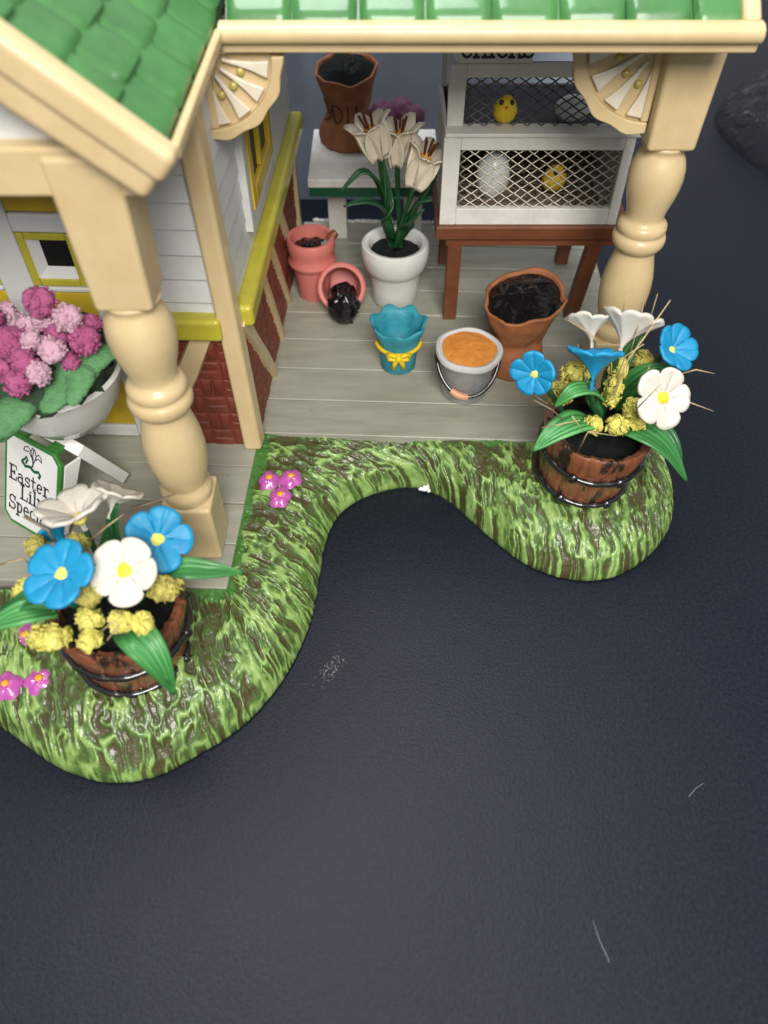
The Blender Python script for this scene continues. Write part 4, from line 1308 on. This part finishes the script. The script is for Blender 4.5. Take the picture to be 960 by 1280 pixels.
# white lily pot
c = (0.30, 18.9, DZ)
lp = thing('lily_pot', 'white ceramic pot of white lilies standing on the deck before the table', 'potted plant', c)
simple_lathe('pot', M['white_pot'], lp, [(0.0, 0), (0.58, 0), (0.62, 0.05), (0.66, 0.5), (0.72, 0.95), (0.74, 1.0), (0.80, 1.05), (0.87, 1.2), (0.92, 1.45), (0.93, 1.65), (0.90, 1.76), (0.84, 1.79), (0.74, 1.76), (0.68, 1.66), (0.66, 1.5)], c)
soil_top(lp, (c[0], c[1], DZ + 1.52), 0.68, 3, M['soil_green'])


def lily(px, Y, n, r, seed):
    p = at(px[0], px[1], Y)
    rn = random.Random(seed)
    x, y, n = frame_from(n, seed)
    mb = MB()
    L = 1.5 * r
    for k in range(6):
        a0 = 2 * math.pi * k / 6

        def fn(u, v, a0=a0, k=k):
            e = u * 2 - 1
            w = r * 0.60 * (math.sin(math.pi * min(1, 0.18 + v * 0.80)) ** 0.8) * (0.92 if k % 2 else 1.05)
            rad = r * (0.14 + 0.46 * v + 0.62 * max(0, v - 0.66) ** 1.2 * 2.2)
            hgt = L * (v - 1) + r * 0.62 * (1 if v < 0.8 else 1 - (v - 0.8) * 2.2) * v
            d = x * math.cos(a0) + y * math.sin(a0); s = n.cross(d)
            return p + d * (rad - 0.12 * r * abs(e) ** 1.5 * (-1)) + s * (e * w) + n * (hgt + 0.03 * k % 2)
        mb.grid(fn, 6, 12)
    o = mb.build('lily_bloom', M['lily'], lp, solid=0.025, angle=0)
    mb = MB()
    for k in range(5):
        a = 2 * math.pi * k / 5 + seed
        d = (x * math.cos(a) + y * math.sin(a)) * 0.1
        mb.tube([p - n * (L * 0.4) + d * 0.3, p + n * 0.15 + d, p + n * 0.42 + d * 1.6], [0.02, 0.025, 0.035], 6)
    mb.build('stamens', M['stamen'], o)
    mb = MB(); mb.blob(p - n * (0.05), (0.16, 0.16, 0.18), 0.2, 3, seed, 12, 8)
    mb.build('throat', M['amber'], o)
    base = Vector((c[0] + rn.uniform(-0.15, 0.15), c[1] + 0.05, DZ + 1.5))
    mb = MB()
    q = p - n * (L * 0.95)
    mb.tube([q, q * 0.7 + base * 0.3 - n * 0.08, q * 0.3 + base * 0.7, base], [0.07, 0.06, 0.065, 0.075], 8)
    mb.build('stem', M['lily_leaf'], o)


lily((463, 163), 18.6, (-0.3, -0.1, 1), 0.54, 1)
lily((499, 168), 19.0, (0.05, 0.0, 1), 0.54, 2)
lily((532, 197), 18.4, (0.35, 0.0, 1), 0.52, 3)


def lleaf(pts, w):
    leaf(lp, [at(*p) for p in pts], w, M['lily_leaf'], name='lily_leaf')


lleaf([(488, 300, 18.8), (476, 240, 18.7), (455, 215, 18.5), (425, 240, 18.2)], 0.17)
lleaf([(492, 300, 18.8), (478, 262, 18.6), (458, 252, 18.4), (430, 258, 18.1)], 0.2)
lleaf([(494, 300, 18.9), (515, 265, 18.8), (535, 240, 18.7), (548, 212, 18.6)], 0.2)
lleaf([(498, 305, 18.9), (512, 285, 18.7), (524, 255, 18.6), (540, 250, 18.4)], 0.24)
lleaf([(490, 305, 18.9), (484, 280, 18.6), (486, 250, 18.6), (478, 196, 18.8)], 0.16)
lleaf([(496, 310, 18.7), (506, 290, 18.5), (512, 280, 18.2), (530, 262, 18.0)], 0.2)

# pink pots
c = (-2.0, 19.15, DZ)
pk = thing('pink_pot', 'upright pink clay pot with a trowel stuck in its soil beside the brick wall', 'flower pot', c)
pot_prof = [(0.0, 0), (0.42, 0), (0.45, 0.05), (0.52, 0.75), (0.56, 0.95), (0.64, 1.02), (0.67, 1.12), (0.63, 1.24), (0.61, 1.34), (0.66, 1.5), (0.67, 1.72), (0.63, 1.8), (0.54, 1.78), (0.5, 1.6), (0.48, 1.4)]
simple_lathe('pot', M['pink_pot'], pk, pot_prof, c)
soil_top(pk, (c[0], c[1], DZ + 1.48), 0.5, 5)
mb = MB()
p0, p1, p2 = at(404, 311, 19.0), at(410, 301, 19.2), at(420, 290, 19.3)
mb.bar(p0 + Vector((-.25, 0, -.12)), p1, 0.2, 0.06)
tw = mb.build('trowel_blade', M['steel'], pk, bevel=0.02)
mb = MB()
mb.tube([p1, (p1 + p2) / 2, p2], [0.09, 0.13, 0.11], 10)
mb.build('trowel_handle', M['bench'], tw)
tc_ = Vector((-1.18, 18.55, DZ + 0.50))
tp_ = thing('pink_pot', 'pink clay pot tipped on its side spilling black soil', 'flower pot', (tc_.x, tc_.y, DZ))
dirv = Vector((0.05, -0.86, 0.52)).normalized()
x_, y_2, z_ = frame_from(dirv)
TT = Matrix((x_, y_2, z_)).transposed().to_4x4(); TT.translation = tc_ - dirv * 1.0 + Vector((0, 0, 0.10))
simple_lathe('pot', M['pink_pot'], tp_, [(r, z * 0.72) for r, z in pot_prof[:-1]] + [(0.46, 0.6)], None, T=TT)
mb = MB()
mb.blob(at(430, 383, 17.75), (0.40, 0.34, 0.42), 0.45, 3, 8, 26, 18)
mb.blob(at(428, 370, 18.1), (0.34, 0.4, 0.3), 0.4, 3, 9, 20, 14)
mb.build('soil_spill', M['soil'], tp_, angle=0)

# teal ruffled pot with a yellow bow
c = (0.37, 15.95, DZ)
tb_ = thing('teal_pot', 'ruffled teal flower pot with a yellow bow on the deck', 'flower pot', c)
mb = MB()
wob = lambda a, k: (0.055 * math.sin(7 * a + 0.6) if k in (5, 6, 7) else 0)
mb.lathe([(0.0, 0.0), (0.42, 0), (0.45, 0.04), (0.49, 0.5), (0.55, 0.9), (0.65, 1.2), (0.70, 1.34), (0.66, 1.37), (0.57, 1.2), (0.48, 0.9), (0.44, 0.4), (0, 0.3)], 56, Matrix.Translation(Vector(c)),
         rf=lambda a, z: 1 + (0.065 * math.sin(7 * a) * max(0, z - 0.75) / 0.6), zf=wob, cap=False)
mb.build('pot', M['teal'], tb_, angle=0)
mb = MB()
cyl = lambda a, z, o: Vector((c[0] + (0.50 + (z - 0.5) * 0.13 + o) * math.sin(a), c[1] - (0.50 + (z - 0.5) * 0.13 + o) * math.cos(a), DZ + z))
band = [cyl(-1.5 + 3.0 * i / 16, 0.74 + 0.05 * abs(-1 + i / 8.0), 0.03) for i in range(17)]
mb.tube(band, 0.05, 8)
for s in (-1, 1):
    mb.tube([cyl(0, 0.68, 0.05), cyl(s * 0.22, 0.78, 0.09), cyl(s * 0.46, 0.76, 0.08), cyl(s * 0.42, 0.62, 0.08), cyl(s * 0.2, 0.62, 0.08), cyl(0, 0.66, 0.05)], 0.062, 8)
    mb.tube([cyl(0, 0.64, 0.05), cyl(s * 0.16, 0.5, 0.06), cyl(s * 0.25, 0.30, 0.06)], 0.065, 8)
mb.blob(cyl(0, 0.66, 0.07), (0.1, 0.09, 0.1), 0.2, 3, 2, 12, 8)
mb.build('bow', M['bow'], tb_, angle=0)

# grey pail of orange feed
c = Vector((2.02, 14.95, DZ))
pl = thing('feed_pail', 'grey metal pail of orange feed with a black handle on the deck', 'pail', c)
TP = Matrix.Translation(c) @ Euler((0.03, 0.02, 0)).to_matrix().to_4x4()
simple_lathe('pail', M['steel'], pl, [(0.0, 0.0), (0.54, 0.0), (0.57, 0.03), (0.60, 0.4), (0.66, 0.85), (0.72, 1.22)], None, T=TP)
simple_lathe('rim', M['pail_rim'], pl, [(0.70, 1.16), (0.79, 1.20), (0.82, 1.27), (0.80, 1.34), (0.73, 1.37), (0.67, 1.34), (0.64, 1.2)], None, T=TP, rf=lambda a, z: 1 + 0.02 * math.sin(5 * a + 1))
soil_top(pl, None, 0.70, 6, M['orange'], 0.08, TP @ Matrix.Translation((0, 0, 1.31)), 'feed', 0.05)
mb = MB()
pr_ = lambda a, z, o=0.05: TP @ Vector(((0.585 + 0.115 * z + o) * math.sin(a), -(0.585 + 0.115 * z + o) * math.cos(a), z))
hp = [pr_(-1.5 + 3.05 * i / 20, 1.12 - 0.72 * math.cos((-0.5 + i / 20) * math.pi) ** 0.8 if 0 < i < 20 else 1.12, 0.06) for i in range(21)]
mb.tube(hp, 0.052, 8)
for p in (hp[0], hp[-1]):
    mb.blob(p, (0.06, 0.06, 0.09), 0.1, 2, 1, 10, 8)
hd = mb.build('handle', M['black_gloss'], pl, angle=0)
mb = MB()
mb.tube([p + (p - c).normalized() * 0.02 for p in hp[6:11]], [0.075, 0.09, 0.095, 0.09, 0.075], 12)
mb.build('grip', M['copper'], hd)


# burlap sacks of soil
def sack(name, label, c, H_, rb, rw, rt_, tilt, seed, lean=(0, 0)):
    c = Vector(c)
    t = thing(name, label, 'sack', c, 'sacks of soil')

    def surf(a, k):
        # k 0..1 up the sack
        r = rb * (1 - k) ** 0.5 + 0
        if k < 0.45:
            q = k / 0.45
            r = rb * (0.93 + 0.07 * math.sin(q * math.pi)) * (1 - q ** 2.2) + rw * q ** 2.2
        else:
            q = (k - 0.45) / 0.55
            r = rw + (rt_ - rw) * q ** 0.9
        fold = 0.075 * math.sin(5 * a + seed + 1.3 * math.sin(2 * a)) * math.exp(-((k - 0.42) / 0.2) ** 2) + 0.03 * math.sin(9 * a + 2 * seed + 6 * k) * (1 - k) ** 0.7
        r *= 1 + fold + 0.16 * (float(fbm(3 * math.cos(a) + 7 + k * 2, 3 * math.sin(a) + 5 - k * 2, seed)) - 0.5)
        p = Vector((r * math.cos(a), r * math.sin(a) * 0.94, k * H_))
        p.z += (p.y * tilt[0] + p.x * tilt[1]) * max(0, k - 0.3) / 0.7 + (0.05 * math.sin(3 * a + seed) + 0.03 * math.sin(7 * a + seed)) * max(0, k - 0.6) / 0.4
        p.x += lean[0] * k; p.y += lean[1] * k
        return c + p
    mb = MB()
    mb.grid(lambda u, v: surf(2 * math.pi * u, v), 64, 30, cu=True)
    mb.build('sack', M['sack'], t, solid=0.06, angle=0, off=-1)
    mb = MB()
    cc = sum((surf(2 * math.pi * i / 16, 0.93) for i in range(16)), Vector()) / 16

    def top(u, v):
        e = surf(2 * math.pi * u, 0.95)
        p = cc + (e - cc) * (0.985 * v)
        x, y = (p.x - c.x) * 3.2, (p.y - c.y) * 3.2
        p.z += (0.20 if seed != 2 else 0.34) * (1 - v * v) + 0.20 * (float(fbm(x + 20, y + 20, seed, 4)) - 0.5) * min(1, (1 - v) * 6 + 0.15)
        return p
    mb.grid(top, 64, 24, cu=True)
    mb.build('soil', M['soil'] if seed != 2 else M['soil_green'], t, angle=0)
    return t, surf


sack('soil_sack', 'open brown sack of glossy black soil on the deck before the bench', (3.30, 16.0, DZ), 2.05, 0.80, 0.60, 0.99, (0.18, 0.12), 5, (0.12, 0.0))
tsx = atz(437, 176, 3.92)
st_, ssurf = sack('soil_sack', 'open brown sack lettered with dark writing standing on the white table', (tsx.x, tsx.y, 3.92), 1.95, 0.86, 0.55, 0.88, (0.20, 0.05), 2, (-0.02, 0.12))
mb = MB()


def on_sack(x, y, l):
    a = -math.pi / 2 + x / 0.62 - 0.28
    k = (y + 0.72) / 1.95
    p = ssurf(a, k)
    return p + Vector((math.cos(a), math.sin(a), 0)) * (l + 0.008)


xx = -0.72
for ch_ in 'SOIL':
    w, strokes = GLY[ch_]
    if ch_ in 'IL':
        strokes = [[(0.2, 0), (0.2, 0.5), (0.2, 1)]] if ch_ == 'I' else [[(0.18, 1), (0.18, 0.5), (0.18, 0), (0.4, 0), (0.6, 0.03)]]
    elif ch_ == 'S':
        strokes = strokes[:1]
    for si, s_ in enumerate(strokes):
        ribbon(mb, [Vector((xx + p[0] * 0.52, p[1] * 0.52)) for p in s_], 0.055, on_sack, 0.004 + si * 0.001)
    xx += (w + 0.04) * 0.52
mb.build('lettering', M['brown_ink'], st_)

# ------------------------------------------------------------------ the table at the back of the porch
tcx = atz(463, 225, 3.9)
tbl = thing('potting_table', 'small white table with a dark green apron at the back of the porch', 'table', (tcx.x, 21.9, DZ))
x0, x1 = -2.12, 1.55
mb = MB(); mb.box((x0, 20.7, 3.66), (x1, 23.85, 3.9)); mb.build('table_top', M['hutch_white'], tbl, bevel=0.03)
mb = MB(); mb.box((x0 + 0.02, 20.8, 3.36), (x1 - 0.02, 23.8, 3.66)); mb.build('apron', M['green_paint'], tbl)
for xa in (x0 + 0.42, x1 - 0.95):
    mb = MB(); mb.box((xa, 22.1, DZ), (xa + 0.55, 22.6, 3.36)); mb.build('leg', M['hutch_white'], tbl, bevel=0.02)

pp = atz(500, 186, 3.9)
pf = thing('purple_flower_pot', 'purple flowers on the white table behind the lilies', 'potted plant', (pp.x, pp.y, 3.9))
mb = MB(); mb.lathe([(0.0, 0), (0.34, 0), (0.42, 0.5), (0.45, 0.55), (0.36, 0.55)], 24, Matrix.Translation((pp.x + 0.1, pp.y, 3.9)), cap=False); mb.build('pot', M['white_pot'], pf)
rn = random.Random(8)
for k, (x, y_, r) in enumerate(((480, 143, 0.36), (500, 138, 0.36), (515, 146, 0.34), (505, 158, 0.32), (486, 160, 0.32), (476, 155, 0.25))):
    mb = MB()
    p = at(x, y_, pp.y - 0.1 + rn.uniform(-0.15, 0.15))
    mb.blob(p, (r, r, r * 0.9), 0.3, 3, k, 18, 12)
    mb.build('purple_blossom', M['purple'], pf, angle=0)
mb = MB(); mb.tube([(pp.x + 0.1, pp.y, 4.4), (pp.x + 0.05, pp.y, 4.8), at(498, 150, pp.y)], 0.07, 8); mb.build('stem', M['stem'], pf)

# ------------------------------------------------------------------ bench and hutch
BY = 17.75
bz = at(560, 290, BY).z
bx0, bx1 = at(545, 288, BY).x, at(768, 300, BY).x + 0.35
bn = thing('bench', 'brown wooden bench carrying the white chick hutch', 'bench', ((bx0 + bx1) / 2, 19, DZ))
mb = MB(); mb.box((bx0, BY, bz - 0.22), (bx1, 21.2, bz + 0.12)); mb.build('bench_top', M['bench'], bn, bevel=0.03)
mb = MB(); mb.box((bx0 + 0.28, BY + 0.12, bz - 0.46), (bx1 - 0.3, BY + 0.4, bz - 0.222)); mb.build('apron', M['bench'], bn, bevel=0.02)
for (xa, ya, dx) in ((bx0 + 0.52, BY + 0.3, 0.0), (bx1 - 0.72, BY + 0.3, -0.25), (bx0 + 0.52, 20.8, 0.0), (bx1 - 0.72, 20.8, -0.1)):
    mb = MB(); mb.bar((xa + dx, ya, DZ), (xa, ya, bz - 0.23), 0.36, 0.34, up=(0, 1, 0)); mb.build('leg', M['bench'], bn, bevel=0.03)

HZ = bz + 0.12
HY = BY + 0.12
hx0, hx1 = at(549, 279, HY).x, at(766, 285, HY).x + 0.05
hz1 = at(551, 171, HY).z
HU = HY + 0.30
hz2 = at(600, 80, HU).z
hut = thing('chick_hutch', 'two tier white wooden hutch with diamond wire fronts on the brown bench', 'hutch', ((hx0 + hx1) / 2, HY + 1.4, HZ))
HB = HY + 3.0
fw = 0.40
mb = MB()
mb.box((hx0, HY, HZ), (hx0 + fw, HY + 0.2, hz1)); mb.box((hx1 - fw * 0.6, HY, HZ), (hx1, HY + 0.2, hz1))
mb.box((hx0 + fw, HY + 0.003, HZ), (hx1 - fw * 0.6, HY + 0.2, HZ + 0.42)); mb.box((hx0 + fw, HY + 0.003, hz1 - 0.32), (hx1 - fw * 0.6, HY + 0.2, hz1))
lf = mb.build('lower_frame', M['hutch_white'], hut, bevel=0.025)
mb = MB()
mb.box((hx0 + 0.02, HY + 0.2, HZ + 0.002), (hx0 + 0.12, HB, hz1 - 0.02)); mb.box((hx1 - 0.12, HY + 0.2, HZ + 0.002), (hx1 - 0.02, HB, hz1 - 0.02)); mb.box((hx0 + 0.12, HY + 0.2, HZ + 0.002), (hx1 - 0.12, HB, HZ + 0.12))
mb.box((hx0 + 0.02, HY - 0.06, hz1), (hx1 + 0.1, HU + 0.2, hz1 + 0.09))
mb.build('hutch_box', M['hutch_white'], hut, bevel=0.02)
mb = MB(); mb.box((hx0 + 0.12, HB - 0.1, HZ + 0.12), (hx1 - 0.12, HB, hz1 + 0.0)); mb.build('lower_back', M['bench'], hut)
ux0, ux1 = hx0 + 0.06, hx1 - 0.05
uz0 = hz1 + 0.09
mb = MB()
mb.box((ux0, HU, uz0), (ux0 + 0.38, HU + 0.18, hz2)); mb.box((ux1 - 0.3, HU, uz0), (ux1, HU + 0.18, hz2)); mb.box((ux0 + 0.38, HU + 0.003, hz2 - 0.28), (ux1 - 0.3, HU + 0.18, hz2))
mb.box((ux0 + 0.004, HU + 0.18, hz2 - 0.14), (ux0 + 0.14, HB, hz2 - 0.004)); mb.box((ux1 - 0.14, HU + 0.18, hz2 - 0.14), (ux1 - 0.004, HB, hz2 - 0.004))
mb.box((ux0 + 0.004, HB - 0.2, uz0 - 0.1), (ux0 + 0.14, HB, hz2 - 0.142)); mb.box((ux1 - 0.14, HB - 0.2, uz0 - 0.1), (ux1 - 0.004, HB, hz2 - 0.142))
mb.build('upper_frame', M['hutch_white'], hut, bevel=0.025)


def diamond(name, x0, x1, z0, z1, y, cw, chh, r, m):
    mb = MB()
    rn = random.Random(4)
    nx, nz = int(round((x1 - x0) / cw)), int(round((z1 - z0) / chh))
    cw, chh = (x1 - x0) / nx, (z1 - z0) / nz
    for k in range(nz):
        for sgn_ in (1, -1):
            pts = []
            for i in range(nx * 2 + 1):
                up = (i % 2) * sgn_
                zz = z0 + (k + 0.5) * chh + up * chh / 2 * 0.97 if False else z0 + (k + 0.5) * chh + sgn_ * chh * 0.5 * (0.93 if i % 2 else 0.07)
                pts.append((x0 + i * cw / 2 + rn.uniform(-0.01, 0.01), y + (0.03 if i % 2 else -0.03) * sgn_, zz + rn.uniform(-0.012, 0.012)))
            mb.tube(pts, r, 5)
    return mb.build(name, m, hut, angle=0)


diamond('wire_mesh', hx0 + fw, hx1 - fw * 0.6, HZ + 0.42, hz1 - 0.32, HY + 0.1, 0.33, 0.23, 0.020, M['wire_lit'])
diamond('wire_mesh', ux0 + 0.38, ux1 - 0.3, uz0, hz2 - 0.28, HU + 0.09, 0.33, 0.21, 0.020, M['wire'])
# sign on the hutch
p = at(620, 72, HU)
sx0, sx1 = at(574, 75, HU).x, at(666, 75, HU).x
mb = MB(); mb.box((sx0, HU + 0.02, hz2), (sx1, HU + 0.12, hz2 + 0.62)); sgn = mb.build('name_board', M['hutch_white'], hut, bevel=0.015)
mb = MB()
write(mb, 'CHICKS', lambda x, y, l: Vector((x, HU + 0.02 - l, y)), (sx0 + sx1) / 2 + 0.03, hz2 + 0.13, 0.36, 0.16, 0.03, True)
mb.build('lettering', M['ink'], sgn)

# bedding straw, chicks and eggs
rn = random.Random(12)
mb = MB()
for k in range(420):
    x = rn.uniform(hx0 + 0.5, hx1 - 0.4); y_ = rn.uniform(HY + 0.35, HB - 0.25); z = HZ + 0.15 + rn.random() ** 1.5 * 0.55 * (0.4 + 0.6 * (y_ - HY) / 3)
    a = rn.uniform(0, math.pi); L = rn.uniform(0.25, 0.6)
    d = Vector((math.cos(a), math.sin(a) * 0.6, rn.uniform(-0.35, 0.35))) * L / 2
    q = Vector((x, y_, z)) 
    q.z = max(q.z, HZ + 0.14 + abs(d.z))
    mb.tube([q - d, q + d], 0.018, 4)
mb.box((hx0 + 0.3, HY + 0.3, HZ + 0.13), (hx1 - 0.3, HB - 0.12, HZ + 0.2))
o = mb.build('bedding_straw', M['straw_dark'], None, angle=0)
o['kind'] = 'stuff'
tag(reorigin(o, ((hx0 + hx1) / 2, HY + 1.5, HZ + 0.13)), 'brown straw strewn over the floor of the lower hutch', 'straw')


def chick(p, r, label, face):
    p = Vector(p)
    t = thing('chick', label, 'chick', p - Vector((0, 0, r)), 'yellow chicks')
    f = Vector(face).normalized(); s = f.cross(Vector((0, 0, 1))).normalized()
    mb = MB()
    # one body: plump breast flowing into the head, short tail
    def fn(u, v):
        a = 2 * math.pi * u
        th = math.pi * v
        z = -math.cos(th)
        rad = math.sin(th) ** 0.8 * (1.0 if z < 0 else 1.0 - 0.22 * z) * (1 + 0.05 * float(fbm(math.cos(a) * 3 + 5, z * 3 + 5, 2)) )
        q = s * (rad * math.cos(a) * r) + f * (rad * math.sin(a) * r * 1.08 + r * 0.18 * z) + Vector((0, 0, z * r * 1.15))
        if math.sin(a) < -0.5 and -0.5 < z < 0.1:
            q -= f * r * 0.25 * (-math.sin(a) - 0.5)
        return p + q
    mb.grid(fn, 28, 18, cu=True)
    b = mb.build('body', M['chick'], t, angle=0)
    for sg in (-1, 1):
        e = p + s * (sg * r * 0.42) + f * (r * 0.72) + Vector((0, 0, r * 0.72))
        mb = MB(); mb.blob(e, (r * 0.2, r * 0.2, r * 0.22), 0, 1, 0, 12, 8); mb.build('eye', M['black'], t)
        w = p + s * (sg * r * 0.84) - f * r * 0.05 - Vector((0, 0, r * 0.12))
        mb = MB(); mb.blob(w, (r * 0.18, r * 0.45, r * 0.4), 0.1, 2, 1, 12, 8); mb.build('wing', M['chick'], t)
    bk = p + f * (r * 1.15) + Vector((0, 0, r * 0.42))
    mb = MB(); mb.tube([bk - f * r * 0.25, bk, bk + f * r * 0.2 - Vector((0, 0, 0.03))], [r * 0.2, r * 0.14, 0.01], 8, flat=0.7); mb.build('beak', M['beak'], t)


cy_ = HY + 0.5
p = at(631, 141, cy_)
chick((p.x, cy_, uz0 + 0.31), 0.275, 'yellow chick with black eyes on the ledge before the upper wire', (-0.05, -1, 0.12))
p = at(695, 210, HY + 1.0)
chick((p.x, HY + 1.0, HZ + 0.72), 0.30, 'yellow chick sitting in straw behind the lower wire', (0.4, -1, 0.1))
p = at(617, 212, HY + 0.9)
mb = MB(); mb.blob((p.x, HY + 0.9, HZ + 0.85), (0.42, 0.40, 0.60), 0.06, 2, 3, 28, 18); o = mb.build('white_egg', M['egg'], None, angle=0)
tag(reorigin(o, (p.x, HY + 0.9, HZ + 0.25)), 'large white egg lying in straw behind the lower wire', 'egg', 'white eggs')
p = at(712, 158, HU + 0.6)
mb = MB(); mb.blob((p.x, HU + 0.6, uz0 + 0.15), (0.42, 0.34, 0.30), 0.05, 2, 3, 28, 18); o = mb.build('white_egg', M['egg'], None, angle=0)
tag(reorigin(o, (p.x, HU + 0.6, uz0 - 0.15)), 'white egg lying inside the upper tier of the hutch', 'egg', 'white eggs')
# floor of the upper tier
mb = MB(); mb.box((ux0 + 0.14, HU + 0.2, uz0 - 0.17), (ux1 - 0.14, HB - 0.1, uz0 - 0.09)); mb.build('upper_floor', M['dark_floor'], hut)

# ------------------------------------------------------------------ urn of pink flowers behind the left post
UC = Vector((-6.35, 11.55, DZ + 0.36))
ur = thing('flower_basket', 'white wall basket overflowing with fuzzy pink blossoms behind the left porch post', 'planter', UC)
mb = MB()
mb.bar((UC.x, 13.1, DZ + 1.5), (UC.x, UC.y + 0.6, DZ + 1.95), 0.3, 0.2); mb.bar((UC.x, 13.0, DZ + 1.4), (UC.x, 13.0, DZ + 3.2), 0.3, 0.2, up=(0, 1, 0))
mb.build('bracket', M['white_pot'], ur, bevel=0.02)
mb = MB()
mb.lathe([(r * 0.84, z) for r, z in [(0.0, 1.72), (0.40, 1.75), (0.9, 1.95), (1.3, 2.42), (1.5, 2.95), (1.56, 3.1), (1.5, 3.18), (1.38, 3.1), (1.3, 2.9)]], 44, Matrix.Translation(UC), cap=False)
mb.build('bowl', M['white_pot'], ur)
mb = MB()
for k in range(9):
    a = k * 0.7; q = Vector((0.6 * math.cos(a), 0.6 * math.sin(a), 3.25)) if k else Vector((0, 0, 3.5))
    mb.blob(UC + q, (0.7, 0.7, 0.55), 0.4, 2.5, k, 18, 12)
mb.build('foliage', M['dark_foliage'], ur, angle=0)


def fuzzy(c, r, seed, m, name):
    rn = random.Random(seed)
    mb = MB()
    mb.blob(c, (r * 0.85, r * 0.8, r * 0.9), 0.35, 2.6, seed, 22, 14)
    for k in range(130):
        d = Vector((rn.gauss(0, 1), rn.gauss(0, 1), rn.gauss(0, 1))).normalized()
        q = Vector(c) + d * (r * rn.uniform(0.6, 1.0))
        s = r * rn.uniform(0.08, 0.17)
        mb.blob(q, (s, s, s), 0.5, 3, k, 8, 6)
    mb.build(name, m, ur, angle=0)


for k, (x, y_, Y, r, m) in enumerate(((50, 378, 11.3, 0.36, 'pink'), (84, 398, 11.0, 0.33, 'pale_pink'), (105, 425, 10.9, 0.36, 'pink'), (66, 438, 10.5, 0.30, 'pale_pink'), (14, 430, 10.9, 0.42, 'pink'), (34, 410, 11.3, 0.3, 'pale_pink'),
                                      (30, 452, 10.4, 0.30, 'pink'), (22, 478, 10.2, 0.33, 'pink'), (48, 466, 10.2, 0.28, 'pale_pink'), (-20, 400, 11.4, 0.45, 'pink'), (-25, 455, 10.8, 0.4, 'pale_pink'), (8, 395, 11.8, 0.35, 'pale_pink'), (-50, 430, 11.5, 0.4, 'pink'), (40, 425, 10.7, 0.26, 'pale_pink'), (112, 405, 11.3, 0.26, 'pink'), (70, 420, 11.0, 0.28, 'pink'), (88, 452, 10.6, 0.22, 'pink'), (2, 462, 10.4, 0.28, 'pink'), (55, 400, 11.3, 0.24, 'pale_pink'))):
    fuzzy(at(x, y_, Y), r * 0.78, k, M[m], 'blossom')


def flock_leaf(pts, w, seed):
    P = [Vector(p) for p in catmull([tuple(p) for p in pts], 10)]
    mb = MB()
    rn = random.Random(seed)
    n = len(P)
    for i, p in enumerate(P):
        t = i / (n - 1)
        ww = w * (0.5 + 0.5 * math.sin(math.pi * t)) * rn.uniform(0.95, 1.06)
        mb.blob(p, (ww, ww, ww * 0.45), 0.25, 2.5, seed + i, 14, 10)
    mb.build('flocked_leaf', M['flock_leaf'], ur, angle=0)


flock_leaf([at(140, 438, 11.2), at(110, 452, 10.9), at(85, 480, 10.5), at(62, 508, 10.0)], 0.36, 1)
flock_leaf([at(30, 505, 10.3), at(10, 520, 10.1), at(-15, 545, 9.7)], 0.40, 2)
flock_leaf([at(75, 450, 10.9), at(100, 465, 10.6), at(92, 500, 10.1)], 0.26, 3)

# ------------------------------------------------------------------ odds and ends on the table
mb = MB()
rn = random.Random(2)
p = at(531, 611, 12.62)
for d, s in (((0, 0, 0), (0.1, 0.07, 0.07)), ((-0.1, 0, 0.0), (0.06, 0.05, 0.05)), ((0.06, 0.02, 0.03), (0.05, 0.05, 0.09)), ((-0.02, 0, 0.06), (0.04, 0.04, 0.06)), ((0.1, -0.03, -0.04), (0.05, 0.04, 0.06))):
    mb.blob(p + Vector(d), s, 0.2, 3, 1, 10, 8)
o = mb.build('ceramic_chip', M['chip'], None, angle=0)
tag(reorigin(o, p), 'tiny white chip stuck to the grass edge at the bay', 'chip')


def lint(pts, r, label):
    mb = MB()
    mb.tube([atz(x, y_, 0.012) for x, y_ in pts], r, 5, flat=0.5)
    o = mb.build('lint_fibre', M['lint'], None, angle=0)
    tag(reorigin(o, atz(*pts[0], 0.012)), label, 'lint', 'lint on the tabletop')


lint([(741, 1150), (748, 1172), (762, 1203)], 0.0045, 'long straight pale fibre near the bottom of the dark table')
lint([(861, 996), (869, 986), (879, 979)], 0.0045, 'short bent pale fibre at the right of the dark table')
rn = random.Random(5)
mb = MB()
for k in range(90):
    q = rn.gauss(0, 1); q = atz(414 + rn.gauss(0, 5) + q * 5, 836 + rn.gauss(0, 5) - q * 8, 0.006)
    d = Vector((rn.uniform(-0.03, 0.05), rn.uniform(-0.05, 0.06), 0))
    mb.tube([q, q + d], rn.uniform(0.002, 0.006), 4, flat=0.4)
o = mb.build('scuff_dust', M['lint'], None, angle=0)
o['kind'] = 'stuff'
tag(reorigin(o, atz(414, 836, 0.0)), 'smudge of pale dust on the table beside the grass', 'dust')
# crumpled clear plastic bag at the far right
mb = MB()


def bag(u, v):
    a = 2 * math.pi * u
    r = v
    q = Vector((19.6 + 5.7 * r * math.cos(a) * (1 + 0.05 * math.sin(3 * a)), 31.5 + 6.5 * r * math.sin(a), 0))
    q.z = 0.02 + 2.2 * (1 - r ** 3) ** 0.7 * (0.6 + 0.6 * float(fbm(q.x * 0.7, q.y * 0.7, 6, 4))) + 0.30 * (float(fbm(q.x * 2.2, q.y * 2.2, 3, 3)) - 0.5) * (1 if r < 0.98 else 0)
    q.z = max(q.z, 0.01)
    return q


mb.grid(bag, 130, 60, cu=True)
o = mb.build('plastic_bag', M['plastic'], None, angle=0)
tag(reorigin(o, (19.6, 31.5, 0)), 'crumpled clear plastic bag lying on the table at the far right', 'bag')
